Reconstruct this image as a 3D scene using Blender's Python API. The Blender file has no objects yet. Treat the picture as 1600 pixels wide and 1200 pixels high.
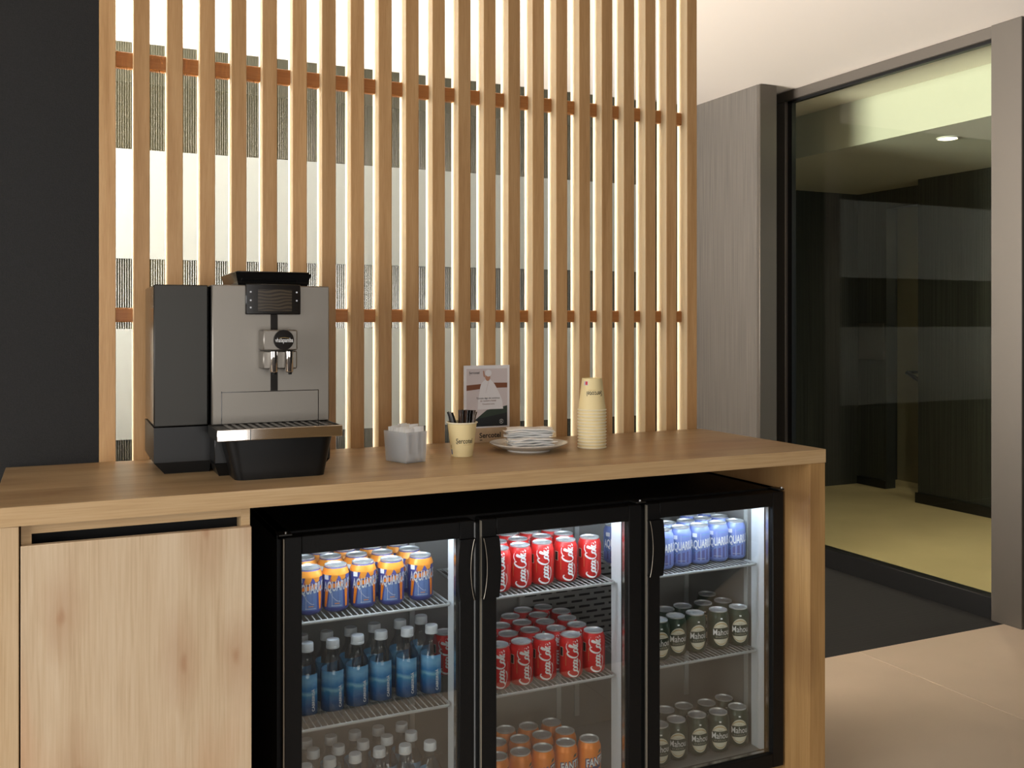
import bpy, bmesh, math, random
from mathutils import Vector, Matrix
random.seed(7)
R = math.radians
sc = bpy.context.scene
COL = sc.collection

# ------------------------------------------------------------------ camera
CAMZ, YAW, FPX, HY = 1.365, R(25.067), 1518.0, 504.2
cam = bpy.data.objects.new('camera', bpy.data.cameras.new('camera')); COL.objects.link(cam)
cam.data.sensor_width = 36; cam.data.lens = FPX / 1600 * 36
cam.data.shift_y = -(600 - HY) / 1600
cam.location = (0, 0, CAMZ); cam.rotation_euler = (R(90), 0, -YAW)
cam.data.clip_start = .05
sc.camera = cam

# ------------------------------------------------------------------ world, lights, exposure
w = bpy.data.worlds.new('world'); sc.world = w; w.use_nodes = True
w.node_tree.nodes['Background'].inputs[0].default_value = (.75, .85, 1, 1)
w.node_tree.nodes['Background'].inputs[1].default_value = .6
vs = sc.view_settings
vs.view_transform = 'Standard'; vs.look = 'None'; vs.exposure = 0.0; vs.gamma = 1; vs.use_curve_mapping = False

def area(name, loc, direction, sx, sy, power, color=(1, 1, 1)):
    l = bpy.data.lights.new(name, 'AREA'); l.shape = 'RECTANGLE'; l.size = sx; l.size_y = sy
    l.energy = power; l.color = color
    o = bpy.data.objects.new(name, l); COL.objects.link(o); o.location = loc
    o.rotation_euler = Vector(direction).to_track_quat('-Z', 'Y').to_euler()
    return o
# daylight in the window openings of the place
area('daylight_front', (-2.96, .55, 1.45), (1, 0.12, -.05), 2.7, 1.9, 100, (1, .98, .96))
area('daylight_rear', (-.125, -3.95, 1.15), (0, 1, 0), 3.15, 2.1, 78, (1, .96, .91))
lb_ = area('daylight_back', (-2.90, 3.95, 1.45), (1, 0, 1.1), 2.0, 2.0, 900, (1, .955, .89)); lb_.data.spread = R(125)

# ------------------------------------------------------------------ pixel -> point (photo is 1600 x 1200)
def ray_t(px): return math.tan(YAW + math.atan((px - 800) / FPX))
def on_z(px, py, z):
    d = -(z - CAMZ) * FPX / (py - HY); r = (px - 800) / FPX * d
    return d * math.sin(YAW) + r * math.cos(YAW), d * math.cos(YAW) - r * math.sin(YAW)

# ------------------------------------------------------------------ materials
def lin(c):
    f = lambda v: v / 12.92 if v <= .04045 else ((v + .055) / 1.055) ** 2.4
    return tuple(f(v / 255) for v in c) + (1,)
M = {}
def mat(name, rgb, rough=.5, metal=0, spec=.5, emit=0, noise=0, nscale=40, bump=0, bscale=200, coat=0):
    m = bpy.data.materials.new(name); m.use_nodes = True; M[name] = m
    nt = m.node_tree; b = nt.nodes['Principled BSDF']
    b.inputs['Base Color'].default_value = lin(rgb); b.inputs['Roughness'].default_value = rough
    b.inputs['Metallic'].default_value = metal; b.inputs['Specular IOR Level'].default_value = spec
    b.inputs['Coat Weight'].default_value = coat
    if emit:
        b.inputs['Emission Color'].default_value = lin(rgb); b.inputs['Emission Strength'].default_value = emit
    if noise or bump:
        tc = nt.nodes.new('ShaderNodeTexCoord')
    if noise:
        n = nt.nodes.new('ShaderNodeTexNoise'); n.inputs['Scale'].default_value = nscale; n.inputs['Detail'].default_value = 4
        nt.links.new(tc.outputs['Object'], n.inputs['Vector'])
        cr = nt.nodes.new('ShaderNodeValToRGB'); c = lin(rgb)
        cr.color_ramp.elements[0].position = .3; cr.color_ramp.elements[1].position = .7
        cr.color_ramp.elements[0].color = tuple(v * (1 - noise) for v in c[:3]) + (1,)
        cr.color_ramp.elements[1].color = tuple(min(1, v * (1 + noise)) for v in c[:3]) + (1,)
        nt.links.new(n.outputs['Fac'], cr.inputs['Fac']); nt.links.new(cr.outputs['Color'], b.inputs['Base Color'])
    if bump:
        n2 = nt.nodes.new('ShaderNodeTexNoise'); n2.inputs['Scale'].default_value = bscale; n2.inputs['Detail'].default_value = 3
        nt.links.new(tc.outputs['Object'], n2.inputs['Vector'])
        bp = nt.nodes.new('ShaderNodeBump'); bp.inputs['Strength'].default_value = bump; bp.inputs['Distance'].default_value = .002
        nt.links.new(n2.outputs['Fac'], bp.inputs['Height']); nt.links.new(bp.outputs['Normal'], b.inputs['Normal'])
    return m

def wood(name, dark, mid, light, axis, rough=.45, knot=None, freq=18., rnd=.0):
    """oak-like grain running along the given axis"""
    m = bpy.data.materials.new(name); m.use_nodes = True; M[name] = m
    nt = m.node_tree; L = nt.links.new; N = nt.nodes.new; b = nt.nodes['Principled BSDF']
    b.inputs['Roughness'].default_value = rough; b.inputs['Specular IOR Level'].default_value = .35
    tc = N('ShaderNodeTexCoord'); oi = N('ShaderNodeObjectInfo')
    ad = N('ShaderNodeVectorMath'); ad.operation = 'MULTIPLY_ADD'
    L(oi.outputs['Random'], ad.inputs[0]); ad.inputs[1].default_value = (7, 9, 11); L(tc.outputs['Object'], ad.inputs[2])
    def noise(scale, detail, stretch):
        mp = N('ShaderNodeMapping'); s = [scale] * 3; s[axis] = scale * stretch; mp.inputs['Scale'].default_value = s
        L(ad.outputs[0], mp.inputs['Vector'])
        n = N('ShaderNodeTexNoise'); n.inputs['Scale'].default_value = 1; n.inputs['Detail'].default_value = detail
        n.inputs['Distortion'].default_value = .4
        L(mp.outputs[0], n.inputs['Vector']); return n
    n1 = noise(freq, 6, .06); n2 = noise(freq * 14, 3, .03); n3 = noise(freq * .25, 2, .25)
    cr = N('ShaderNodeValToRGB'); e = cr.color_ramp.elements
    e[0].position = .25; e[0].color = lin(dark); e[1].position = .75; e[1].color = lin(light)
    k = e.new(.5); k.color = lin(mid)
    mx = N('ShaderNodeMath'); mx.operation = 'MULTIPLY_ADD'; L(n2.outputs['Fac'], mx.inputs[0]); mx.inputs[1].default_value = .45
    ml = N('ShaderNodeMath'); ml.operation = 'MULTIPLY'; L(n1.outputs['Fac'], ml.inputs[0]); ml.inputs[1].default_value = .55
    L(ml.outputs[0], mx.inputs[2]); L(mx.outputs[0], cr.inputs['Fac'])
    out = cr.outputs['Color']
    if knot:
        kr = N('ShaderNodeValToRGB'); kr.color_ramp.elements[0].position = .52; kr.color_ramp.elements[1].position = .74
        L(n3.outputs['Fac'], kr.inputs['Fac'])
        mi = N('ShaderNodeMix'); mi.data_type = 'RGBA'; L(kr.outputs['Color'], mi.inputs['Factor'])
        L(out, mi.inputs['A']); mi.inputs['B'].default_value = lin(knot)
        out = mi.outputs['Result']
    if knot:
        sp_ = N('ShaderNodeSeparateXYZ'); L(ad.outputs[0], sp_.inputs[0]); cb = N('ShaderNodeCombineXYZ')
        L(sp_.outputs[0 if axis == 2 else 1], cb.inputs[0]); L(sp_.outputs[axis], cb.inputs[1])
        mk = N('ShaderNodeMapping'); mk.inputs['Scale'].default_value = (6.5, 2.6, 1); L(cb.outputs[0], mk.inputs['Vector'])
        nd = N('ShaderNodeTexNoise'); nd.inputs['Scale'].default_value = 3; L(mk.outputs[0], nd.inputs['Vector'])
        vm = N('ShaderNodeVectorMath'); vm.operation = 'MULTIPLY_ADD'; L(nd.outputs['Color'], vm.inputs[0]); vm.inputs[1].default_value = (.25, .25, .25); L(mk.outputs[0], vm.inputs[2])
        vo = N('ShaderNodeTexVoronoi'); vo.voronoi_dimensions = '2D'; vo.inputs['Scale'].default_value = 1; L(vm.outputs[0], vo.inputs['Vector'])
        k2 = N('ShaderNodeValToRGB'); k2.color_ramp.elements[0].position = .02; k2.color_ramp.elements[0].color = (.75, .75, .75, 1)
        k2.color_ramp.elements[1].position = .34; k2.color_ramp.elements[1].color = (0, 0, 0, 1); kk = k2.color_ramp.elements.new(.07); kk.color = (.42, .42, .42, 1)
        L(vo.outputs['Distance'], k2.inputs['Fac'])
        mi = N('ShaderNodeMix'); mi.data_type = 'RGBA'; L(k2.outputs['Color'], mi.inputs['Factor']); L(out, mi.inputs['A'])
        mi.inputs['B'].default_value = tuple(v * .72 for v in lin(knot)[:3]) + (1,); out = mi.outputs['Result']
    if rnd:
        hs = N('ShaderNodeHueSaturation'); mr = N('ShaderNodeMapRange')
        L(oi.outputs['Random'], mr.inputs['Value']); mr.inputs['To Min'].default_value = 1 - rnd; mr.inputs['To Max'].default_value = 1 + rnd
        L(mr.outputs[0], hs.inputs['Value']); L(out, hs.inputs['Color']); out = hs.outputs['Color']
    L(out, b.inputs['Base Color'])
    bp = N('ShaderNodeBump'); bp.inputs['Strength'].default_value = .12; bp.inputs['Distance'].default_value = .001
    L(n2.outputs['Fac'], bp.inputs['Height']); L(bp.outputs['Normal'], b.inputs['Normal'])
    return m

def pane_mat(name, tint, k=1.0, rough=0., haze=0., hazecol=(220, 225, 220)):
    """clear sheet: straight-through transparency with a mirror reflection that follows Fresnel"""
    m = bpy.data.materials.new(name); m.use_nodes = True; M[name] = m
    nt = m.node_tree; nt.nodes.clear(); N = nt.nodes.new; L = nt.links.new
    o = N('ShaderNodeOutputMaterial'); t = N('ShaderNodeBsdfTransparent'); t.inputs[0].default_value = lin(tint)
    g = N('ShaderNodeBsdfGlossy'); g.inputs['Roughness'].default_value = rough
    lw = N('ShaderNodeLayerWeight'); lw.inputs['Blend'].default_value = .5
    pw_ = N('ShaderNodeMath'); pw_.operation = 'POWER'; pw_.inputs[1].default_value = 5; L(lw.outputs['Facing'], pw_.inputs[0])
    mu = N('ShaderNodeMath'); mu.operation = 'MULTIPLY_ADD'; mu.use_clamp = True; mu.inputs[1].default_value = .9; mu.inputs[2].default_value = .04 * k
    L(pw_.outputs[0], mu.inputs[0]); mx = N('ShaderNodeMixShader'); L(mu.outputs[0], mx.inputs[0])
    base = t.outputs[0]
    if haze:
        d = N('ShaderNodeBsdfDiffuse'); d.inputs[0].default_value = lin(hazecol)
        tr = N('ShaderNodeBsdfTranslucent'); tr.inputs[0].default_value = lin(hazecol)
        a = N('ShaderNodeMixShader'); a.inputs[0].default_value = .4; L(d.outputs[0], a.inputs[1]); L(tr.outputs[0], a.inputs[2])
        h = N('ShaderNodeMixShader'); h.inputs[0].default_value = haze; L(t.outputs[0], h.inputs[1]); L(a.outputs[0], h.inputs[2])
        base = h.outputs[0]
    L(base, mx.inputs[1]); L(g.outputs[0], mx.inputs[2]); L(mx.outputs[0], o.inputs[0])
    return m

def ribs_mat(name, c0, c1, axis, period, rough=.5, grain=0):
    m = mat(name, c0, rough); nt = m.node_tree; N = nt.nodes.new; L = nt.links.new; b = nt.nodes['Principled BSDF']
    tc = N('ShaderNodeTexCoord'); mp = N('ShaderNodeMapping'); s = [0, 0, 0]; s[axis] = 1; s[2] = .01
    mp.inputs['Scale'].default_value = s; L(tc.outputs['Object'], mp.inputs['Vector'])
    n = N('ShaderNodeTexNoise'); n.inputs['Scale'].default_value = 1 / period; n.inputs['Detail'].default_value = 2
    L(mp.outputs[0], n.inputs['Vector'])
    cr = N('ShaderNodeValToRGB'); cr.color_ramp.elements[0].position = .35; cr.color_ramp.elements[1].position = .65
    cr.color_ramp.elements[0].color = lin(c0); cr.color_ramp.elements[1].color = lin(c1)
    L(n.outputs['Fac'], cr.inputs['Fac']); L(cr.outputs['Color'], b.inputs['Base Color'])
    bp = N('ShaderNodeBump'); bp.inputs['Strength'].default_value = .3; bp.inputs['Distance'].default_value = .003
    L(n.outputs['Fac'], bp.inputs['Height']); L(bp.outputs['Normal'], b.inputs['Normal'])
    return m

wood('oak_top_shaded', (138, 109, 74), (170, 141, 102), (192, 166, 126), 0, .38, (158, 120, 82), 16)  # same oak as the front edge, darkened for its weaker light
wood('oak_front', (184, 156, 122), (211, 187, 154), (226, 206, 177), 2, .5, (204, 156, 116), 14)
wood('oak_side', (180, 150, 112), (204, 176, 138), (218, 194, 158), 2, .5, None, 18)
wood('oak_edge', (172, 138, 96), (196, 164, 120), (211, 183, 142), 0, .5, None, 20)
wood('oak_panel_shaded', (150, 112, 68), (176, 138, 88), (192, 156, 106), 2, .5, (134, 96, 60), 16)  # same oak, darkened where less window light reaches the right end
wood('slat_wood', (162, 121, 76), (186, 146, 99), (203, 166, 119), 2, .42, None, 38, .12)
wood('rail_wood_shaded', (146, 92, 46), (170, 113, 62), (184, 130, 78), 0, .4, None, 30)  # slat wood with the shade on the rails put into the colour
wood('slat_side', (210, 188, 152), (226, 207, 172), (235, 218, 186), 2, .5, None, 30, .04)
mat('black_paint', (13, 13, 13), .5, spec=.25, bump=.25, bscale=300)
mat('black_wall', (22, 22, 22), .75, noise=.3, nscale=300, bump=.5, bscale=500)
mat('black_void', (10, 10, 10), .8)
mat('black_gloss', (14, 14, 14), .12)
mat('black_plastic', (20, 20, 20), .32, spec=.3)
mat('ceiling_paint', (245, 234, 222), .9)
mat('white_paint', (226, 222, 214), .9)
mat('taupe_paint', (170, 138, 94), .8)
mat('floor_stone', (196, 177, 156), .42, noise=.05, nscale=3, bump=.05, bscale=120)
mat('floor_yellow', (206, 184, 138), .5, noise=.05, nscale=3)
mat('overlay', (52, 46, 42), .95, noise=.2, nscale=200)
mat('grout', (150, 132, 115), .8)
mat('frame_metal', (94, 88, 81), .42, .55)
mat('steel', (200, 198, 194), .22, 1)
mat('chrome', (235, 232, 228), .06, 1)
mat('brushed', (140, 135, 127), .42, .75, bump=.06, bscale=400)
mat('brushed_dark', (60, 59, 56), .42, .7, bump=.05, bscale=400)
mat('edge_highlight', (190, 182, 165), .35, .6)
mat('liner', (128, 126, 121), .55)
mat('jamb_white', (212, 216, 218), .45)
mat('wire', (176, 178, 174), .4, .2)
mat('led', (225, 238, 255), .5, emit=45)
mat('lamp_disc', (255, 240, 215), .5, emit=14)
ribs_mat('ribbed_grey', (70, 65, 60), (86, 80, 73), 1, .005, .6)
ribs_mat('ribbed_dark', (40, 41, 37), (56, 57, 51), 0, .01, .6)
ribs_mat('ribbed_dark_side', (40, 41, 37), (58, 59, 53), 1, .01, .6)
ribs_mat('mat_black', (9, 9, 8), (26, 24, 22), 1, .008, .95)
mat('corridor_paint', (196, 192, 176), .9)
mat('olive_wall', (150, 140, 112), .8)
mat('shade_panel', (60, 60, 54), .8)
mat('skirting', (14, 14, 14), .4)
pane_mat('pane_clear', (246, 250, 244), .85)
pane_mat('pane_fridge', (250, 252, 251), 3.0)
pane_mat('pane_reeded', (200, 202, 190), 1.0, .25, .40, (104, 102, 88))
pane_mat('pane_frost', (210, 214, 208), .5, .4, .94, (186, 192, 188))
pane_mat('plastic_clear', (247, 250, 251), 1.6)
pane_mat('plastic_frost', (250, 251, 252), 1.2, .05, .32, (240, 243, 246))
mat('alu', (226, 228, 228), .34, .65)
mat('red_can', (206, 40, 36), .35, .15)
mat('orange_can', (240, 134, 24), .35, .15)
mat('amber_can', (230, 146, 48), .35, .15)
mat('blue_can', (128, 144, 204), .35, .15)
mat('navy_body', (70, 76, 142), .35, .15)
mat('navy_print', (52, 58, 112), .4, .1)
mat('slate_print', (98, 122, 170), .4, .1)
mat('violet_print', (86, 84, 150), .4, .1)
mat('teal_print', (126, 170, 190), .4, .1)
mat('mauve_print', (104, 102, 150), .4, .1)
mat('green_can', (44, 62, 46), .32, .25)
mat('green_print', (20, 36, 28), .4)
mat('cream_print', (222, 218, 196), .45)
mat('white_print', (238, 238, 236), .45)
mat('silver_print', (205, 208, 212), .4, .2)
mat('dark_print', (24, 24, 26), .5)
mat('gold_print', (190, 160, 96), .45, .2)
mat('brown_print', (120, 72, 46), .6)
mat('red_print', (206, 56, 66), .5)
mat('cap_white', (206, 210, 212), .5)
mat('paper', (238, 238, 236), .8, noise=.03, nscale=60)
mat('cup_paper', (240, 222, 168), .6)
mat('cup_rim', (244, 234, 204), .55)
mat('porcelain', (224, 222, 216), .2, coat=.4)
mat('poster_white', (222, 220, 222), .5)
mat('poster_pale', (200, 190, 190), .6)
mat('poster_robe', (216, 214, 216), .6)
mat('poster_skin', (176, 128, 102), .6)
mat('poster_green', (44, 58, 48), .6)
mat('poster_dark', (26, 32, 36), .6)
mat('stand_wood', (196, 170, 138), .6, noise=.06, nscale=40)
mat('stirrer_brown', (64, 46, 36), .25, bump=.6, bscale=260)
mat('stirrer_black', (20, 19, 20), .2, bump=.6, bscale=260)
mat('stirrer_silver', (176, 176, 178), .25, .6, bump=.6, bscale=260)

def label_sea(name):
    """sky-over-water picture printed on the bottle label: colour by height on the bottle"""
    m = mat(name, (80, 140, 190), .4); nt = m.node_tree; N = nt.nodes.new; L = nt.links.new; b = nt.nodes['Principled BSDF']
    tc = N('ShaderNodeTexCoord'); sx = N('ShaderNodeSeparateXYZ'); L(tc.outputs['Object'], sx.inputs[0])
    n = N('ShaderNodeTexNoise'); n.inputs['Scale'].default_value = 45; n.inputs['Detail'].default_value = 4; L(tc.outputs['Object'], n.inputs['Vector'])
    a = N('ShaderNodeMath'); a.operation = 'MULTIPLY_ADD'; L(n.outputs['Fac'], a.inputs[0]); a.inputs[1].default_value = .02; L(sx.outputs['Z'], a.inputs[2])
    mr = N('ShaderNodeMapRange'); L(a.outputs[0], mr.inputs['Value']); mr.inputs['From Min'].default_value = .02; mr.inputs['From Max'].default_value = .135
    cr = N('ShaderNodeValToRGB'); L(mr.outputs[0], cr.inputs['Fac']); e = cr.color_ramp.elements
    e[0].position = 0; e[0].color = lin((26, 40, 58)); e[1].position = 1; e[1].color = lin((96, 160, 206))
    for p, c in ((.3, (22, 84, 140)), (.48, (40, 128, 178)), (.55, (130, 186, 210)), (.62, (36, 122, 182)), (.8, (130, 184, 220))):
        q = e.new(p); q.color = lin(c)
    L(cr.outputs['Color'], b.inputs['Base Color'])
label_sea('sea_label')

def display_mat(name):
    m = mat(name, (20, 16, 12), .15); nt = m.node_tree; N = nt.nodes.new; L = nt.links.new; b = nt.nodes['Principled BSDF']
    tc = N('ShaderNodeTexCoord'); wv = N('ShaderNodeTexWave'); wv.bands_direction = 'Z'; wv.inputs['Scale'].default_value = 38
    wv.inputs['Distortion'].default_value = 6; wv.inputs['Detail'].default_value = 0; wv.inputs['Detail Scale'].default_value = .6
    L(tc.outputs['Object'], wv.inputs['Vector'])
    cr = N('ShaderNodeValToRGB'); cr.color_ramp.elements[0].color = lin((30, 22, 16)); cr.color_ramp.elements[1].color = lin((92, 76, 54))
    L(wv.outputs['Fac'], cr.inputs['Fac']); L(cr.outputs['Color'], b.inputs['Emission Color']); b.inputs['Emission Strength'].default_value = .35
display_mat('screen')

# ------------------------------------------------------------------ mesh building
class MB:
    def __init__(s): s.v = []; s.f = []; s.mi = []; s.mats = []
    def mid(s, m):
        if m not in s.mats: s.mats.append(m)
        return s.mats.index(m)
    def add(s, vs, fs, m):
        b = len(s.v); k = s.mid(m); s.v += [tuple(v) for v in vs]
        for f in fs: s.f.append([b + i for i in f]); s.mi.append(k)
        return s
    def box(s, x0, x1, y0, y1, z0, z1, m, bev=0):
        if bev:
            bm = bmesh.new(); bmesh.ops.create_cube(bm, size=1)
            for v in bm.verts: v.co = Vector(((x0 + x1) / 2 + v.co.x * (x1 - x0), (y0 + y1) / 2 + v.co.y * (y1 - y0), (z0 + z1) / 2 + v.co.z * (z1 - z0)))
            bmesh.ops.bevel(bm, geom=bm.edges[:], offset=bev, segments=1, affect='EDGES', profile=.5)
            bm.verts.index_update()
            s.add([v.co for v in bm.verts], [[v.index for v in f.verts] for f in bm.faces], m); bm.free(); return s
        vs = [(x, y, z) for z in (z0, z1) for y in (y0, y1) for x in (x0, x1)]
        return s.add(vs, [(0, 2, 3, 1), (4, 5, 7, 6), (0, 1, 5, 4), (2, 6, 7, 3), (0, 4, 6, 2), (1, 3, 7, 5)], m)
    def hexa(s, lo, hi, m):
        """two quads (4 points each, counter-clockwise from above) joined into a solid"""
        return s.add(list(lo) + list(hi), [(3, 2, 1, 0), (4, 5, 6, 7)] + [(i, (i + 1) % 4, 4 + (i + 1) % 4, 4 + i) for i in range(4)], m)
    def lathe(s, prof, m, n=24, c=(0, 0, 0), caps=True):
        vs = []; fs = []; k = len(prof)
        for r, z in prof:
            for i in range(n):
                a = 2 * math.pi * i / n; vs.append((c[0] + r * math.cos(a), c[1] + r * math.sin(a), c[2] + z))
        for j in range(k - 1):
            for i in range(n): fs.append((j * n + i, j * n + (i + 1) % n, (j + 1) * n + (i + 1) % n, (j + 1) * n + i))
        if caps:
            if prof[0][0] > 1e-6: fs.append(tuple(range(n - 1, -1, -1)))
            if prof[-1][0] > 1e-6: fs.append(tuple((k - 1) * n + i for i in range(n)))
        return s.add(vs, fs, m)
    def tube(s, pts, r, m, n=8):
        vs = []; fs = []; P = [Vector(p) for p in pts]
        for i, p in enumerate(P):
            d = (P[min(i + 1, len(P) - 1)] - P[max(i - 1, 0)]).normalized()
            u = d.orthogonal().normalized() if i == 0 else (u - d * u.dot(d)).normalized()
            q = d.cross(u)
            for k in range(n):
                a = 2 * math.pi * k / n; vs.append(p + (u * math.cos(a) + q * math.sin(a)) * r)
        for i in range(len(P) - 1):
            for k in range(n): fs.append((i * n + k, i * n + (k + 1) % n, (i + 1) * n + (k + 1) % n, (i + 1) * n + k))
        fs.append(tuple(range(n - 1, -1, -1))); fs.append(tuple((len(P) - 1) * n + k for k in range(n)))
        return s.add(vs, fs, m)
    def prism(s, pts, y0, y1, m):
        """polygon of (x, z) pushed along y"""
        n = len(pts)
        return s.add([(x, y0, z) for x, z in pts] + [(x, y1, z) for x, z in pts],
                     [tuple(range(n)), tuple(range(2 * n - 1, n - 1, -1))] + [(i, i + n, (i + 1) % n + n, (i + 1) % n) for i in range(n)], m)
    def xf(s, fn, start=0):
        s.v[start:] = [tuple(fn(*v)) for v in s.v[start:]]; return s
    def mesh(s, name, smooth=True):
        me = bpy.data.meshes.new(name); me.from_pydata(s.v, [], s.f); 
        for m in s.mats: me.materials.append(M[m])
        me.polygons.foreach_set('material_index', s.mi)
        bm = bmesh.new(); bm.from_mesh(me); bmesh.ops.recalc_face_normals(bm, faces=bm.faces[:]); bm.to_mesh(me); bm.free()
        if smooth:
            me.polygons.foreach_set('use_smooth', [True] * len(me.polygons)); me.set_sharp_from_angle(angle=R(38))
        me.update(); return me
    def obj(s, name, parent=None, smooth=True):
        o = bpy.data.objects.new(name, s.mesh(name, smooth)); COL.objects.link(o); o.parent = parent; return o

def box(name, parent, x0, x1, y0, y1, z0, z1, m, bev=0): return MB().box(x0, x1, y0, y1, z0, z1, m, bev).obj(name, parent)
def tag(o, label=None, cat=None, group=None, kind=None):
    if label: o['label'] = label
    if cat: o['category'] = cat
    if group: o['group'] = group
    if kind: o['kind'] = kind
    return o
def thing(name, loc=(0, 0, 0), rz=0, **k):
    o = bpy.data.objects.new(name, None); COL.objects.link(o); o.empty_display_size = .05
    o.location = loc; o.rotation_euler.z = rz; return tag(o, **k)
def struct(o, label=None): return tag(o, label, kind='structure')
def copy_tree(o, parent=None):
    c = o.copy(); COL.objects.link(c); c.parent = parent
    for ch in o.children: copy_tree(ch, c)
    return c

# flat lettering -> (verts, faces), wrapped later
_TX = {}
def letters(txt, size=1.0, offset=0.0, sx=1.0, shear=0.0, res=3):
    key = (txt, offset, sx, shear, res)
    if key not in _TX:
        cu = bpy.data.curves.new('t', 'FONT'); cu.body = txt; cu.size = 1; cu.offset = offset; cu.shear = shear
        cu.align_x = 'CENTER'; cu.align_y = 'CENTER'; cu.resolution_u = res; cu.fill_mode = 'FRONT'
        ob = bpy.data.objects.new('t', cu); COL.objects.link(ob)
        dg = bpy.context.evaluated_depsgraph_get(); me = bpy.data.meshes.new_from_object(ob.evaluated_get(dg))
        vs = [(v.co.x * sx, v.co.y) for v in me.vertices]; fs = [tuple(p.vertices) for p in me.polygons]
        bpy.data.objects.remove(ob); bpy.data.curves.remove(cu); bpy.data.meshes.remove(me)
        x0 = min(v[0] for v in vs); x1 = max(v[0] for v in vs); y0 = min(v[1] for v in vs); y1 = max(v[1] for v in vs)
        _TX[key] = ([(v[0] - (x0 + x1) / 2, v[1] - (y0 + y1) / 2) for v in vs], fs, x1 - x0, y1 - y0)
    v, f, wd, ht = _TX[key]
    return [(x * size, y * size) for x, y in v], f
def fit(txt, width, **k):
    letters(txt, **k); key = (txt, k.get('offset', 0.), k.get('sx', 1.), k.get('shear', 0.), k.get('res', 3))
    return letters(txt, width / _TX[key][2], **k)
def ribbon(pts, w, closed=False, thin=.38, slant=R(62)):
    """calligraphic stroke: heavy along the slant, thin across it"""
    P = [Vector(p) for p in pts]; S = []
    n = len(P)
    for i in range(n - 1):
        p0, p1, p2, p3 = P[max(i - 1, 0)], P[i], P[i + 1], P[min(i + 2, n - 1)]
        for k in range(5):
            t = k / 5
            S.append(.5 * ((2 * p1) + (p2 - p0) * t + (2 * p0 - 5 * p1 + 4 * p2 - p3) * t * t + (3 * p1 - p0 - 3 * p2 + p3) * t ** 3))
    S.append(P[-1]); vs = []; fs = []
    for i, p in enumerate(S):
        d = (S[min(i + 1, len(S) - 1)] - S[max(i - 1, 0)])
        a = math.atan2(d.y, d.x); ww = w * (thin + (1 - thin) * abs(math.cos(a - slant)) ** 2)
        e = min(i, len(S) - 1 - i); ww *= min(1, .45 + .3 * e)
        nrm = Vector((-math.sin(a), math.cos(a))) * ww / 2
        vs += [tuple(p + nrm), tuple(p - nrm)]
        if i: k = 2 * i; fs.append((k - 2, k - 1, k + 1, k))
    return vs, fs
def cyl_wrap(r, z0=0, a0=0, lift=.0004):
    """r: radius or function of z"""
    def fn(u, v):
        rr = (r(z0 + v) if callable(r) else r); a = a0 + u / rr; q = rr + lift
        return (q * math.sin(a), -q * math.cos(a), z0 + v)
    return fn
def put(mb, vf, m, fn): mb.add([fn(u, v) for u, v in vf[0]], vf[1], m); return mb
def rot90(vf): return [(-v, u) for u, v in vf[0]], vf[1]
def rotm90(vf): return [(v, -u) for u, v in vf[0]], vf[1]
def shift(vf, du, dv, ang=0):
    c, s = math.cos(ang), math.sin(ang); return [(u * c - v * s + du, u * s + v * c + dv) for u, v in vf[0]], vf[1]
def quad(a, b, c, d, n=5):
    """patch from bottom-left, bottom-right, top-right, top-left, cut into n columns"""
    vs = []; fs = []
    for i in range(n + 1):
        t = i / n
        vs += [(a[0] + (b[0] - a[0]) * t, a[1] + (b[1] - a[1]) * t), (d[0] + (c[0] - d[0]) * t, d[1] + (c[1] - d[1]) * t)]
        if i: k = 2 * i; fs.append((k - 2, k, k + 1, k - 1))
    return vs, fs
def rect(x0, x1, y0, y1, n=5): return quad((x0, y0), (x1, y0), (x1, y1), (x0, y1), n)
def strip(us, lo, hi):
    vs = []; fs = []
    for i, u in enumerate(us):
        vs += [(u, lo(u)), (u, hi(u))]
        if i: k = 2 * i; fs.append((k - 2, k, k + 1, k - 1))
    return vs, fs
def ell(cx, cy, rx, ry, n=20):
    return [(cx, cy)] + [(cx + rx * math.cos(2 * math.pi * i / n), cy + ry * math.sin(2 * math.pi * i / n)) for i in range(n)], [(0, 1 + i, 1 + (i + 1) % n) for i in range(n)]

# ================================================================== THE ROOM
H = 2.725
YM = 3.035          # edge between stone floor and entrance mat
XG = 3.88           # glazed partition on the right
fl = struct(box('floor', None, -3, 4.2, -4, YM, -.06, 0, 'grout'), 'pale stone tiled floor')
tl = 1.2
k = 0
tile = None
for i in range(6):
    for j in range(4):
        x0 = -3 + i * tl; y1 = YM - j * tl; y0 = max(y1 - tl, .15)
        if y1 - y0 < .3: continue
        box('tile', fl, x0 + .0015, x0 + tl - .0015, y0 + .0015, y1 - .0015, -.01, .004, 'floor_stone', .001)
struct(MB().prism([(-3, -4), (4.2, -4), (4.2, -.35), (3.1, .45), (2.2, 1.2), (-3, 1.2)], .0042, .009, 'overlay').xf(lambda x, y, z: (x, z, y)).obj('floor_dark_added'), 'dark carpet added out of view to darken the reflection in the fridge glass')  # unseen dark covering, its edge shaped for the reflection in the fridge doors
struct(box('floor_mat', None, -3, XG + .02, YM, 5.9, -.06, .002, 'mat_black'), 'black ribbed entrance mat set into the floor')
struct(box('ceiling', None, -3, XG + .55, -4, 5.9, H, H + .1, 'ceiling_paint'), 'plain white ceiling')
BX = .0985
struct(box('wall_left_back', None, -3, BX - .001, 2.765, 2.83, 0, H, 'black_wall'), 'matt black wall beside the slats')
wl = struct(MB().box(-3.1, -3, -4, -.8, 0, H, 'white_paint').box(-3.1, -3, 1.9, 2.83, 0, H, 'white_paint')
            .box(-3.1, -3, -.8, 1.9, 0, .5, 'white_paint').box(-3.1, -3, -.8, 1.9, 2.4, H, 'white_paint').obj('wall_left'))
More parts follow.
